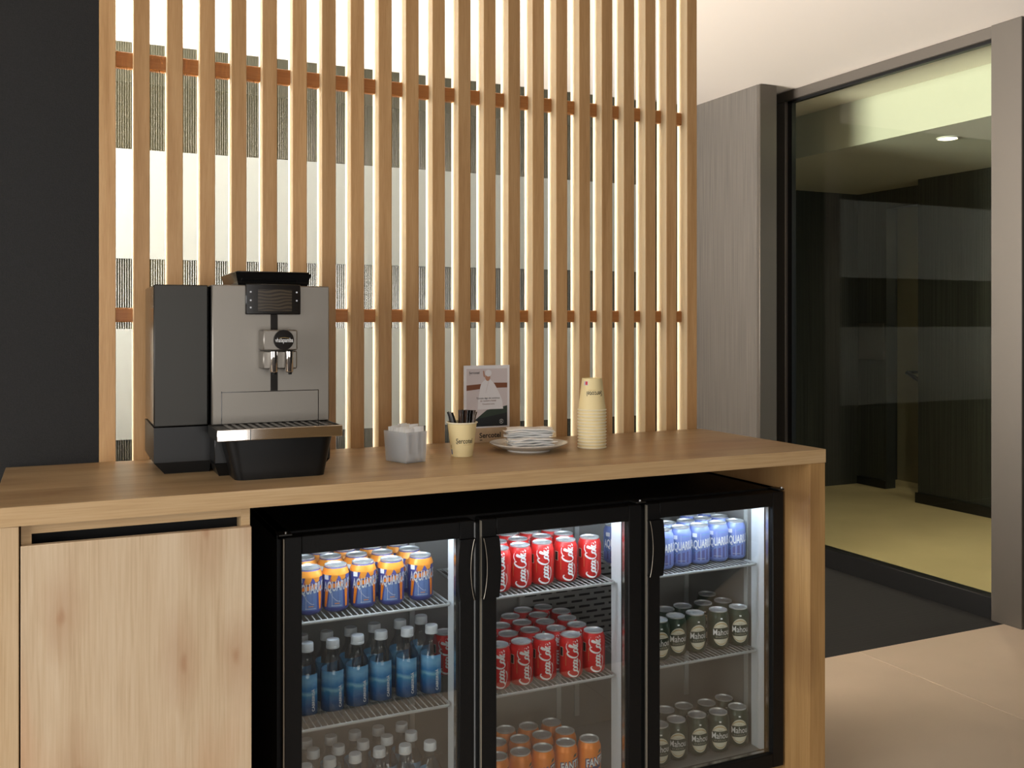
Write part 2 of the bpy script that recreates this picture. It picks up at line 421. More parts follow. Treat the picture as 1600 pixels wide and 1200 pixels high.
struct(MB().box(-3, 4.2, -4.1, -4, 0, .1, 'taupe_paint').box(-3, 4.2, -4.1, -4, 2.2, H, 'taupe_paint')
       .box(-3, -1.7, -4.1, -4, .1, 2.2, 'taupe_paint').box(1.45, 4.2, -4.1, -4, .1, 2.2, 'taupe_paint').obj('wall_rear'))
struct(box('wall_right_front', None, XG + .03, XG + .3, -4, 2.938, 0, H, 'black_wall'), 'dark wall')
struct(MB().box(-3.1, -3, 2.83, 5.9, 0, .3, 'white_paint').box(-3.1, -3, 2.83, 5.9, 2.6, H, 'white_paint')
       .box(-3.1, -3, 2.83, 2.95, .3, 2.6, 'white_paint').box(-3.1, -3, 4.95, 5.9, .3, 2.6, 'white_paint').obj('wall_left_lobby'))

# back glazing behind the slats: reeded sheet with two frosted bands
YB = 5.05
g1 = struct(thing('window_1'), 'reeded glass partition with two frosted bands')
ridge = MB(); p = .0108; n = int((3.60 + 3) / p); vs = []; fs = []
for i in range(n * 2 + 1):
    x = -3 + i * p / 2; y = YB - (.005 if i % 2 else 0)
    vs += [(x, y, 0), (x, y, H)]
    if i: fs.append((2 * i - 2, 2 * i, 2 * i + 1, 2 * i - 1))
o = ridge.add(vs, fs, 'pane_reeded').obj('reeded_pane', g1, False); o['kind'] = 'stuff'
box('frosted_band', g1, -2.99, 3.21, YB - .012, YB - .006, 1.675, 2.205, 'pane_frost')
box('frosted_band', g1, -2.99, 3.21, YB - .012, YB - .006, .80, 1.335, 'pane_frost')
box('post', g1, 3.205, 3.24, YB - .05, YB + .03, 0, H, 'black_gloss')
box('bottom_rail', g1, -3, 3.6, YB - .03, YB + .02, 0, .06, 'black_plastic')
wb = struct(box('wall_back', None, -3.1, 3.75, 5.9, 6.0, 0, H, 'olive_wall'))
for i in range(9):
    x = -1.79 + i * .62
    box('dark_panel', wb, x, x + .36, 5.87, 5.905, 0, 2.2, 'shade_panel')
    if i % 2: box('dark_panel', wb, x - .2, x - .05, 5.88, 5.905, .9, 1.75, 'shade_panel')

# right: ribbed wall leaf and glazed partition along the depth of the room
wr = struct(thing('wall_right_back'), 'grey wall with fine vertical ribs')
box('leaf', wr, 3.62, 3.72, 4.43, YB + .85, 0, H, 'ribbed_grey')
box('edge_trim', wr, 3.612, 3.735, 4.40, 4.43, 0, H - .003, 'frame_metal', .004)
g2 = struct(thing('window_2'), 'tall metal-framed glass partition on the right')
box('frame_post', g2, XG - .01, XG + .075, 2.942, 3.10, 0, H, 'frame_metal', .003)
box('frame_head', g2, XG, XG + .07, 3.10, 4.58, 2.668, H, 'frame_metal', .003)
box('frame_jamb', g2, XG, XG + .07, 4.50, 4.58, 0, 2.668, 'frame_metal', .003)
box('frame_seal', g2, XG + .02, XG + .05, 4.465, 4.50, .11, 2.668, 'black_plastic')
box('frame_sill', g2, XG, XG + .07, 3.10, 4.50, .0, .105, 'skirting', .003)
box('head_seal', g2, XG + .02, XG + .05, 3.10, 4.50, 2.655, 2.668, 'black_plastic')
box('pane', g2, XG + .030, XG + .038, 3.10, 4.47, .105, 2.66, 'pane_clear')
struct(box('wall_right_jamb', None, 3.74, 3.95, 4.58, 6.3, 0, H, 'ribbed_dark_side'))

# the corridor seen through the glass
struct(box('floor_corridor', None, XG + .03, 7.6, 2.0, 6.3, -.06, .003, 'floor_yellow'), 'yellowish corridor floor')
cc = struct(MB().box(XG + .55, 7.6, 2.0, 6.3, 2.45, H + .1, 'corridor_paint').obj('ceiling_corridor'), 'lowered corridor ceiling')
struct(box('wall_corridor_end', None, 3.95, 7.6, 6.22, 6.3, 0, 2.45, 'ribbed_dark'))
wc = struct(thing('wall_corridor'), 'dark ribbed corridor wall')
box('dark_face', wc, 6.15, 6.25, 5.91, 6.22, 0, 2.45, 'ribbed_dark_side')
box('dark_face', wc, 6.15, 6.25, 2.0, 5.45, 0, 2.45, 'ribbed_dark_side')
box('lintel', wc, 6.15, 6.25, 5.45, 5.91, 2.3, 2.45, 'ribbed_dark_side')
box('recess_face', wc, 6.6, 6.7, 4.6, 6.22, 0, 2.45, 'olive_wall')
box('reflection_panel', wc, 6.135, 6.152, 5.93, 6.2, 1.06, 1.36, 'frame_metal')  # pale panel standing for a reflection in the glass
box('skirting_board', wc, 6.138, 6.15, 5.91, 6.22, 0, .07, 'skirting')
cl = struct(thing('wall_column'), 'dark ribbed column in the corridor')
box('shaft', cl, 5.9, 6.15, 3.2, 5.36, 0, 2.45, 'ribbed_dark_side')
box('skirting_board', cl, 5.885, 5.9, 3.2, 5.375, 0, .08, 'skirting')
hr = MB().tube([(6.42, 5.95, .95), (6.42, 5.3, .66), (6.42, 4.9, .48)], .018, 'black_plastic')
hr.tube([(6.42, 5.95, .95), (6.6, 5.95, .95)], .012, 'black_plastic').tube([(6.42, 5.3, .66), (6.6, 5.3, .66)], .012, 'black_plastic')
tag(hr.obj('handrail'), 'dark sloping handrail in the corridor beyond the glass partition', 'handrail')

def downlight(x, y, z, power, label=None):
    t = thing('ceiling_downlight', (x, y, z), label=label or 'round recessed downlight in the corridor ceiling beyond the glass', cat='lamp')
    MB().lathe([(.062, 0), (.062, -.006), (.055, -.008), (.052, -.002)], 'white_paint', 24, caps=False).obj('trim_ring', t)
    MB().lathe([(.052, -.004), (.0, -.004)], 'lamp_disc', 24, caps=False).obj('lamp_face', t)
    l = bpy.data.lights.new('downlight', 'SPOT'); l.energy = power; l.spot_size = R(165); l.spot_blend = 1; l.color = (1, .89, .70); l.shadow_soft_size = .05
    lo = bpy.data.objects.new('downlight', l); COL.objects.link(lo); lo.parent = t; lo.location = (0, 0, -.07)
downlight(4.73, 4.08, 2.45, 50)
downlight(6.42, 5.2, 2.42, 9, 'added lamp over the handrail that brightens the recess')  # added lamp, put in only to light the recess face
downlight(5.1, 2.9, 2.45, 42, 'added unseen lamp that brightens the corridor beyond the glass')  # extra lamp added out of view to brighten the corridor

# ================================================================== SLATTED SCREEN
S = thing('slatted_screen', (0, 0, 0), label='tall screen of upright wooden slats joined by two rails behind the worktop', cat='screen')
YS, YS2 = 2.763, 2.823
pitch = .08443; sw = .0405
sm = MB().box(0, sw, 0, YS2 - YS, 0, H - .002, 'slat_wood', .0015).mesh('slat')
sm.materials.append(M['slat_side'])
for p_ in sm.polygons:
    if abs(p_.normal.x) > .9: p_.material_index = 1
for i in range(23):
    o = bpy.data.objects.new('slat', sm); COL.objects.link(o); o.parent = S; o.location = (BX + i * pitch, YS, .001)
for z0, z1 in ((2.048, 2.091), (1.3665, 1.405)):
    MB().box(BX, BX + 22 * pitch + .02, YS + .034, YS2 - .004, z0, z1, 'rail_wood_shaded', .003).obj('rail', S)

# ================================================================== WORKTOP AND CABINET
CT = 1.0; XL, XR, YF, YBK = -.1186, 2.010, 2.159, 2.758; TH = .0391
W = thing('worktop', (0, 0, 0), label='long oak worktop with end panels running in front of the slats', cat='counter')
MB().box(XL, XR, YF, YBK, CT - TH, CT, 'oak_top_shaded', .0012).obj('slab', W)
box('edge_band', W, XL, XR, YF - .0012, YF + .0002, CT - TH + .0004, CT - .0006, 'oak_edge')  # lighter front of the same oak, its stronger light put into the colour
box('end_panel', W, 1.952, XR - .001, YF, YBK, .0, CT - TH, 'oak_panel_shaded', .0012)
box('end_panel', W, XL + .001, -.0695, YF, YBK, .0, CT - TH, 'oak_side', .0012)
box('added_back_board', W, -.0695, 1.952, YBK - .014, YBK, .0, CT - TH, 'black_void')  # added black sheet: darkens the gap over the fridge and blocks light
Cb = thing('base_cabinet', (0, 0, 0), label='oak base cabinet with one tall flat door and a dark finger slot', cat='cabinet')
cx0, cx1 = -.0665, .383
box('carcass_side', Cb, cx0, cx0 + .019, YF + .02, 2.72, .0, CT - TH - .001, 'oak_edge')
box('carcass_side', Cb, cx1 - .019, cx1, YF + .02, 2.72, .0, CT - TH - .001, 'oak_edge')
box('top_rail', Cb, cx0 + .019, cx1 - .019, YF + .02, YF + .04, .9405, CT - TH - .001, 'oak_edge')
box('slot_back', Cb, cx0 + .019, cx1 - .019, YF + .075, YF + .08, .85, .9405, 'black_void')
box('slot_top', Cb, cx0 + .019, cx1 - .019, YF + .041, YF + .075, .937, .9405, 'black_void')
box('door', Cb, cx0, cx1, YF, YF + .0185, .05, .9205, 'oak_front', .0008)
box('plinth', Cb, cx0 + .019, cx1 - .019, YF + .05, YF + .065, .0, .05, 'black_void')

# ================================================================== DRINKS FRIDGE
F = thing('drinks_fridge', (0, 0, 0), label='black three-door glass-fronted drinks fridge under the worktop', cat='fridge')
YD = 2.262; YD2 = YD + .042; YBF = YD2 + .004
FX0, FX1, FZ0, FZ1 = .468, 1.9495, .05, .872
DX = [(.476, .953), (.974, 1.4495), (1.470, 1.945)]
IX0, IX1, IY1, IZ0, IZ1 = .498, 1.921, 2.705, .083, .846
body = MB()
body.box(FX0, FX1, YBF, 2.738, FZ1 - .02, FZ1, 'black_paint', .002).box(FX0, FX1, YBF, 2.738, FZ0, FZ0 + .025, 'black_paint')
body.box(FX0, FX0 + .024, YBF, 2.738, FZ0, FZ1, 'black_paint').box(FX1 - .024, FX1, YBF, 2.738, FZ0, FZ1, 'black_paint')
body.box(FX0, FX1, 2.715, 2.738, FZ0, FZ1, 'black_paint')
body.obj('body', F)
ln = MB()
ln.box(IX0 - .006, IX0, YBF + .002, IY1, IZ0, IZ1, 'liner').box(IX1, IX1 + .004, YBF + .002, IY1, IZ0, IZ1, 'liner')
ln.box(IX0 - .006, IX1 + .004, IY1, IY1 + .008, IZ0, IZ1, 'liner').box(IX0 - .006, IX1 + .004, YBF + .002, IY1, IZ0 - .006, IZ0, 'liner')
ln.box(IX0 - .006, IX1 + .004, YBF + .002, IY1, IZ1, IZ1 + .005, 'liner')
ln.obj('inner_liner', F)
for xa, xb in ((.924, 1.0025), (1.4185, 1.499), (1.9125, 1.922)):
    box('mullion', F, xa, xb, YBF + .001, YBF + .064, FZ0 + .026, FZ1 - .022, 'jamb_white', .002)
for i in range(3):
    x0, x1 = DX[i]
    box('light_strip', F, x0 + .05, x1 - .05, YBF + .012, YBF + .028, IZ1 - .014, IZ1 - .002, 'led')
for x in (FX0 + .06, FX1 - .06):
    for y in (2.36, 2.68): MB().lathe([(.018, 0), (.02, .01), (.012, .012), (.012, .052)], 'black_plastic', 12, (x, y, 0)).obj('foot', F)
# kick rail under the doors, hinges at the top
for i, xh in enumerate((DX[0][0], DX[1][1], DX[2][1])):
    MB().box(xh - .012, xh + .02, YD + .006, YBF, FZ1 - .0035, FZ1 + .001, 'brushed_dark', .001).lathe([(.005, 0), (.005, .004)], 'steel', 10, (xh + .006, YD + .016, FZ1 + .001)).obj('hinge', F)
# evaporator cover with rows of slots on the back wall
gr = box('air_grille', F, 1.28, 1.70, IY1 - .022, IY1 - .002, .36, .622, 'liner', .004)
slot = MB().box(-.019, .019, -.0012, .0012, -.0032, .0032, 'black_void').mesh('slot')
for r_ in range(13):
    for c_ in range(7):
        o = bpy.data.objects.new('slot', slot); COL.objects.link(o); o.parent = gr
        o.location = (1.318 + c_ * .054 + (.027 if r_ % 2 else 0), IY1 - .0225, .378 + r_ * .0185)
# perforated shelf strips
for x in (IX0 + .012, .94, 1.425, 1.49, IX1 - .012):
    st = box('shelf_strip', F, x - .008, x + .008, IY1 - .006, IY1 - .001, .12, .82, 'wire')
stx = box('shelf_strip', F, IX1 - .004, IX1 - .0005, 2.395, 2.411, .12, .82, 'wire')
BAY = [(.506, .918), (1.008, 1.4125), (1.5045, 1.9065)]
SH = [.644, .384]
def shelf_mesh(x0, x1):
    mb = MB(); y0, y1 = 2.337, 2.672; r_ = .0024
    pts = [(x0 + .012, y0, 0), (x1 - .012, y0, 0), (x1 - .004, y0 + .003, 0), (x1, y0 + .012, 0), (x1, y1, 0), (x0, y1, 0), (x0, y0 + .012, 0), (x0 + .004, y0 + .003, 0), (x0 + .012, y0, 0)]
    mb.tube([(a, b, -.0055) for a, b, c in pts], .0042, 'wire', 8)
    for yy in (2.45, 2.56): mb.tube([(x0, yy, -.0052), (x1, yy, -.0052)], .003, 'wire', 6)
    n = 27
    for i in range(1, n):
        x = x0 + (x1 - x0) * i / n; mb.tube([(x, y0, -.0062), (x, y0 + .004, -.0022), (x, y1, -.0022)], .0017, 'wire', 5)
    return mb
for i in range(3):
    for z in SH:
        o = shelf_mesh(*BAY[i]).obj('wire_shelf', F); o.location.z = z
# doors
def door(x0, x1, side):
    z0, z1 = .056, .8665; fw = .041; ft = .0425
    d = MB().box(x0, x0 + fw, YD, YD2, z0, z1, 'black_paint', .002).box(x1 - fw + .001, x1, YD, YD2, z0, z1, 'black_paint', .002)
    d.box(x0 + fw - .001, x1 - fw + .002, YD, YD2, z1 - ft, z1, 'black_paint', .002).box(x0 + fw - .001, x1 - fw + .002, YD, YD2, z0, z0 + fw, 'black_paint', .002).obj('door', F)
    d = F.children[-1] if False else [c for c in bpy.data.objects if c.name.startswith('door') and c.parent == F][-1]
    ix0, ix1, iz0, iz1 = x0 + fw, x1 - fw, z0 + fw, z1 - ft
    box('glass_pane', d, ix0 - .004, ix1 + .004, YD + .010, YD + .014, iz0 - .004, iz1 + .004, 'pane_fridge')
    sp = MB()
    for a in ((ix0 - .003, ix0 + .003, iz0, iz1), (ix1 - .003, ix1 + .003, iz0, iz1), (ix0, ix1, iz0 - .003, iz0 + .003)):
        sp.box(a[0], a[1], YD + .016, YD + .028, a[2], a[3], 'steel')
    sp.obj('spacer_bar', d)
    for a in ((x0 + .008, x0 + .026, z0 + .008, z1 - .008), (x1 - .026, x1 - .008, z0 + .008, z1 - .008)):
        box('gasket', d, a[0], a[1], YD2 - .001, YD2 + .0035, a[2], a[3], 'black_plastic')
    box('edge_highlight', d, x0 - .0016, x0 + .0004, YD + .002, YD + .012, z0 + .01, z1 - .004, 'edge_highlight')  # light strip drawn for the highlight on the door's left side
    # shallow bowed grip on the handle stile
    zt, zb = .822, .668; s = 1 if side == 'L' else -1; xe = x0 if side == 'L' else x1
    n = 14; lo = []; 
    outer = []; inner = []
    for i in range(n + 1):
        t = i / n; z = zb + (zt - zb) * t; bow = math.sin(math.pi * t) ** .8
        outer.append((xe + s * (-.001 + .010 * bow), z)); inner.append((xe + s * (fw + .001 + .0065 * bow), z))
    MB().prism([(x, z) for x, z in outer] + [(x, z) for x, z in reversed(inner)], YD - .013, YD + .004, 'black_paint').obj('handle', d)
    MB().tube([(x + s * (0 if side == 'L' else .006), YD - .0135, z) for x, z in outer], .0006, 'edge_highlight', 5).obj('handle_lip', d)
    return d
door(*DX[0], 'R'); door(*DX[1], 'L'); door(*DX[2], 'L')

# ================================================================== CANS AND BOTTLES
def can_base(name, body_mat, lid='alu'):
    t = thing(name)
    MB().lathe([(.0, .0035), (.018, .003), (.0225, 0), (.0255, .0008), (.0315, .007), (.033, .0125), (.033, .094), (.0322, .098), (.0285, .1075), (.0268, .1105)], body_mat, 28, caps=False).obj('body', t)
    l = MB().lathe([(.0268, .1105), (.0277, .1125), (.0275, .1145), (.0264, .115), (.0256, .1135), (.0246, .1112), (.0235, .1108), (.0235, .1116), (0, .1116)], lid, 28, caps=False).obj('lid', t)
    tb = MB().add([(.0075 * math.cos(a) , -.002 + .0115 * math.sin(a), .1128) for a in [i * math.pi / 6 for i in range(12)]] +
                  [(.0075 * math.cos(a), -.002 + .0115 * math.sin(a), .1140) for a in [i * math.pi / 6 for i in range(12)]],
                  [tuple(range(11, -1, -1)), tuple(range(12, 24))] + [(i, (i + 1) % 12, 12 + (i + 1) % 12, 12 + i) for i in range(12)], lid)
    tb.obj('pull_tab', l)
    return t
mm = .001
RB = lambda z: .033 if z < .094 else max(.0268, .033 - (z - .094) * .36)
def cola_can():
    t = can_base('cola_can', 'red_can'); fn = cyl_wrap(RB, .056)
    st = [[(16, 29), (13, 33), (8, 31), (3, 24), (1, 14), (3, 6), (9, 2), (15, 5), (19, 10)],
          [(9, 2), (18, -2), (30, -4), (40, -3), (47, 0)],
          [(23, 18), (19, 15), (18, 9), (21, 5), (25, 7), (27, 13), (25, 17), (22, 18)],
          [(36, 15), (33, 18), (30, 15), (28, 9), (31, 5), (35, 7), (38, 10)],
          [(46, 15), (42, 18), (38, 14), (38, 8), (41, 5), (45, 9), (48, 17), (46, 9), (48, 5), (52, 8)],
          [(52, 13), (57, 14)],
          [(72, 30), (70, 36), (64, 35), (58, 27), (55, 16), (57, 7), (63, 3), (69, 6), (73, 11)],
          [(65, 36), (74, 35), (83, 39), (93, 38), (99, 33)],
          [(77, 18), (73, 15), (72, 9), (75, 5), (79, 7), (81, 13), (79, 17), (76, 18)],
          [(81, 9), (87, 20), (91, 29), (89, 31), (86, 24), (84, 11), (86, 5), (90, 8)],
          [(98, 15), (94, 18), (90, 14), (90, 8), (93, 5), (97, 9), (100, 17), (98, 9), (100, 5), (104, 8)]]
    mb = MB(); s = .955 * mm
    for n_, q in enumerate(st):
        vf = ribbon(q, 3.4 if n_ in (1, 5, 7) else 5.2, thin=.42); vf = ([((x - 52) * s, (y - 15) * s) for x, y in vf[0]], vf[1]); put(mb, rot90(vf), 'white_print', fn)
    mb.obj('script_lettering', t)
    ex = MB()
    for i in range(9): put(ex, rect(-25 * mm, -23.6 * mm, (-20 + i * 4) * mm, (-17.2 + i * 4) * mm, 1), 'gold_print', fn)
    for i in range(11): put(ex, rect(21 * mm, 22 * mm, (-30 + i * 4.5) * mm, (-27.5 + i * 4.5) * mm, 1), 'cream_print', fn)
    put(ex, rect(-45 * mm, -33 * mm, 4 * mm, 29 * mm), 'cream_print', fn)
    fn2 = cyl_wrap(RB, .056, lift=.0007); put(ex, rect(-44 * mm, -34 * mm, 5 * mm, 28 * mm), 'green_print', fn2)
    ex.obj('small_print', t)
    return t
def orange_sport_can():
    t = can_base('isotonic_can', 'navy_body'); fn = cyl_wrap(RB, .0, lift=.0005); f2 = cyl_wrap(RB, 0, lift=.0008); f3 = cyl_wrap(RB, 0, lift=.0013)
    mb = MB(); ring = [(-103.5 + 207 * i / 32) * mm for i in range(33)]
    put(mb, strip([u * .0305 / .033 for u in ring], lambda u: .0985, lambda u: .1085), 'amber_can', lambda u, v: cyl_wrap(lambda z: .0326 - (z - .0975) * .43, 0, lift=.0004)(u * (.0326 - (v - .0975) * .43) / .0305, v))
    put(mb, strip(ring, lambda u: .0935, lambda u: .0990), 'amber_can', f2)
    put(mb, quad((-20 * mm, .060), (20 * mm, .066), (28 * mm, .0935), (-9 * mm, .0935), 9), 'orange_can', fn)
    put(mb, quad((-9 * mm, .078), (26 * mm, .082), (28 * mm, .0935), (-9 * mm, .0935), 8), 'amber_can', f2)
    put(mb, quad((27 * mm, .014), (33 * mm, .014), (36 * mm, .074), (24 * mm, .066)), 'orange_can', fn)
    put(mb, quad((-30 * mm, .014), (-24 * mm, .014), (-17 * mm, .060), (-27 * mm, .056)), 'orange_can', fn)
    put(mb, quad((-19 * mm, .014), (20 * mm, .014), (19 * mm, .060), (-14 * mm, .057), 8), 'slate_print', fn)
    put(mb, quad((2 * mm, .080), (16 * mm, .080), (13 * mm, .087), (8 * mm, .0935)), 'violet_print', f3)
    put(mb, quad((-10 * mm, .072), (24 * mm, .081), (23 * mm, .083), (-8 * mm, .0755)), 'navy_print', f3)
    put(mb, quad((20 * mm, .074), (30 * mm, .070), (32 * mm, .082), (26 * mm, .086)), 'navy_print', f3)
    put(mb, rect(-29 * mm, -17 * mm, .082, .0936), 'white_print', f2)
    for i in range(10): put(mb, rect((-9 + i * 2.6) * mm, (-7.4 + i * 2.6) * mm, .0170, .0188, 1), 'silver_print', f2)
    for i in range(4): put(mb, rect((-1 + i * 3) * mm, (1 + i * 3) * mm, .0222, .025, 1), 'amber_can', f2)
    us = [(-12 + i * 2) * mm for i in range(13)]
    put(mb, strip(us, lambda u: .048 - .020 * math.sin((u + .012) / .024 * math.pi * .55), lambda u: .0492 - .020 * math.sin((u + .012) / .024 * math.pi * .55)), 'silver_print', f2)
    put(mb, rect(-8 * mm, -7.2 * mm, .016, .05, 1), 'silver_print', f2); put(mb, rect(7 * mm, 7.6 * mm, .026, .054, 1), 'navy_print', f2)
    mb.obj('printed_panel', t)
    tx = MB(); put(tx, fit('AQUARIUS', .074, offset=.028, sx=.78), 'silver_print', lambda u, v: f3(u + .006, v * 1.75 + .0655 + .1 * u))
    tx.obj('lettering', t); return t
def blue_sport_can():
    t = can_base('isotonic_can', 'blue_can'); fn = cyl_wrap(RB, .0); f2 = cyl_wrap(RB, 0, lift=.0007)
    mb = MB()
    put(mb, quad((-34 * mm, .014), (34 * mm, .014), (34 * mm, .05), (-34 * mm, .035)), 'mauve_print', fn)
    put(mb, quad((-20 * mm, .03), (4 * mm, .052), (34 * mm, .092), (4 * mm, .092)), 'teal_print', fn)
    put(mb, quad((-34 * mm, .05), (-22 * mm, .03), (-8 * mm, .07), (-34 * mm, .092)), 'slate_print', f2)
    put(mb, rect(-26 * mm, -12 * mm, .082, .0936), 'white_print', f2)
    for i in range(9): put(mb, rect((-10 + i * 2.6) * mm, (-8.4 + i * 2.6) * mm, .0185, .0202, 1), 'silver_print', f2)
    put(mb, rect(-2 * mm, -1.2 * mm, .014, .094, 1), 'silver_print', f2)
    mb.obj('printed_panel', t)
    f3 = cyl_wrap(RB, 0, lift=.001); tx = MB(); put(tx, fit('AQUARIUS', .074, offset=.028, sx=.78), 'white_print', lambda u, v: f3(u + .004, v * 1.75 + .061 + .1 * u))
    tx.obj('lettering', t); return t
def beer_can():
    t = can_base('beer_can', 'green_can'); fn = cyl_wrap(RB, 0); f2 = cyl_wrap(RB, 0, lift=.0007); mb = MB()
    rx, ry, cy = .0265, .036, .05
    us = [-rx + 2 * rx * i / 16 for i in range(17)]
    e = lambda u: ry * math.sqrt(max(0, 1 - (u / rx) ** 2))
    put(mb, strip([u * .93 for u in us], lambda u: min(cy + e(u), cy + .0165 + .05 * u), lambda u: cy + e(u)), 'cream_print', fn)
    put(mb, strip([u * .93 for u in us], lambda u: cy - e(u), lambda u: max(cy - e(u), cy - .0165 + .05 * u)), 'cream_print', fn)
    put(mb, strip([u * .85 for u in us], lambda u: cy + e(u) * .80, lambda u: cy + e(u) * .88), 'gold_print', f2)
    put(mb, strip([u * .85 for u in us], lambda u: cy - e(u) * .90, lambda u: cy - e(u) * .84), 'gold_print', f2)
    for i in range(5): put(mb, rect((-5 + i * 2.4) * mm, (-3.4 + i * 2.4) * mm, cy + .0195, cy + .0206, 1), 'green_print', f2)
    put(mb, rect(-3 * mm, 3 * mm, .0925, .0965, 2), 'white_print', f2)
    mb.obj('printed_oval', t)
    tx = MB(); put(tx, fit('Mahou', .050, offset=.005, sx=.9), 'white_print', lambda u, v: f2(u, v * 1.25 + cy + .004 + .03 * u))
    put(tx, fit('C L A S I C A', .034, offset=.005), 'cream_print', lambda u, v: f2(u, v * .9 + cy - .0105 + .03 * u))
    tx.obj('lettering', t); return t
def orange_soda_can():
    t = can_base('orange_soda_can', 'orange_can'); f1 = cyl_wrap(RB, 0); f2 = cyl_wrap(RB, 0, lift=.0008); f3 = cyl_wrap(RB, 0, lift=.0012); mb = MB()
    arc = lambda f: (lambda u, v: f(u + .006, v * 1.25 + .062 + .16 * u))
    put(mb, fit('FANTA', .067, offset=.085, sx=.8), 'navy_print', arc(f2)); put(mb, fit('FANTA', .061, offset=.02, sx=.8), 'white_print', arc(f3))
    mb.obj('lettering', t)
    pt = MB(); us = [(-14 + 2.5 * i) * mm for i in range(15)]
    put(pt, strip(us, lambda u: .040 + .1 * u + 8 * (u - .006) ** 2 * 1.2, lambda u: .048 + .1 * u), 'navy_print', f1)
    put(pt, quad((10 * mm, .082), (22 * mm, .084), (24 * mm, .092), (14 * mm, .09)), 'green_can', f1)
    pt.obj('printed_panel', t); return t
def water_bottle():
    t = thing('water_bottle')
    MB().lathe([(0, .003), (.02, .002), (.026, 0), (.030, .004), (.0312, .012), (.0312, .045), (.0308, .05), (.0312, .055), (.0312, .106), (.0295, .120), (.022, .136), (.0155, .147), (.0138, .154), (.0138, .172)], 'plastic_clear', 24, caps=False).obj('body', t)
    lb = MB(); r_ = .0300; vs = []; fs = []; n = 20
    for i in range(n + 1):
        a = R(-150) + R(215) * i / n
        for z in (.02, .118 if True else 0): 
            rr = r_ if z < .11 else .0288
            vs.append((rr * math.sin(a), -rr * math.cos(a), z))
        if i: k = 2 * i; fs.append((k - 2, k, k + 1, k - 1))
    lb.add(vs, fs, 'sea_label').obj('picture_label', t)
    fn = cyl_wrap(.0312, 0, R(34)); tx = MB(); v = rot90(fit('CABREIROÁ', .054, offset=.012))
    put(tx, shift(v, 0, .056), 'white_print', fn).obj('lettering', t)
    MB().lathe([(.0165, .1695), (.0168, .172), (.0168, .1745), (.0162, .1752), (.0164, .1762), (.0164, .187), (.0152, .19), (0, .19)], 'cap_white', 24).obj('cap', t)
    return t

LID = .1145
SHELF_TOP = [.6443, .3843, .0832]
def place(proto, first, pts, level, htop, bay, rad, label, cat, group, delta, jit, nfront=5, hand=1):
    """photo pixels of the lid centres -> points on the shelf, then pushed apart so that none touch"""
    z = SHELF_TOP[level]; P = []
    for px, py in pts:
        x, y = on_z(px, py, z + htop); P.append([x, y])
    lo, hi = bay
    for it in range(80):
        for a in range(len(P)):
            for b in range(a):
                dx, dy = P[a][0] - P[b][0], P[a][1] - P[b][1]; d = math.hypot(dx, dy) or 1e-6; q = 2 * rad + .0008 - d
                if q > 0:
                    P[a][0] += dx / d * q / 2; P[a][1] += dy / d * q / 2; P[b][0] -= dx / d * q / 2; P[b][1] -= dy / d * q / 2
        for p_ in P: p_[0] = min(max(p_[0], lo + rad), hi - rad); p_[1] = min(max(p_[1], 2.341 + rad), 2.680 - rad)
    ORD = ['first', 'second', 'third', 'fourth', 'fifth', 'sixth']
    rank = {q: n_ for n_, q in enumerate(sorted(range(nfront), key=lambda q: P[q][0] * hand))}
    for q, (x, y) in enumerate(P):
        o = proto if first[0] else copy_tree(proto)
        first[0] = False
        o.location = (x, y, z + .0002); o.rotation_euler.z = -math.atan2(x, y) + R(delta + random.uniform(-jit, jit))
        tag(o, label[0] + ', ' + ORD[rank[q]] + ' from the handle side in the front row ' + label[1] if q < nfront else label[0] + ' standing behind the front row ' + label[1], cat, group)
RC = .0334
bays = [(.50, .952), (.975, 1.45), (1.478, 1.9165)]
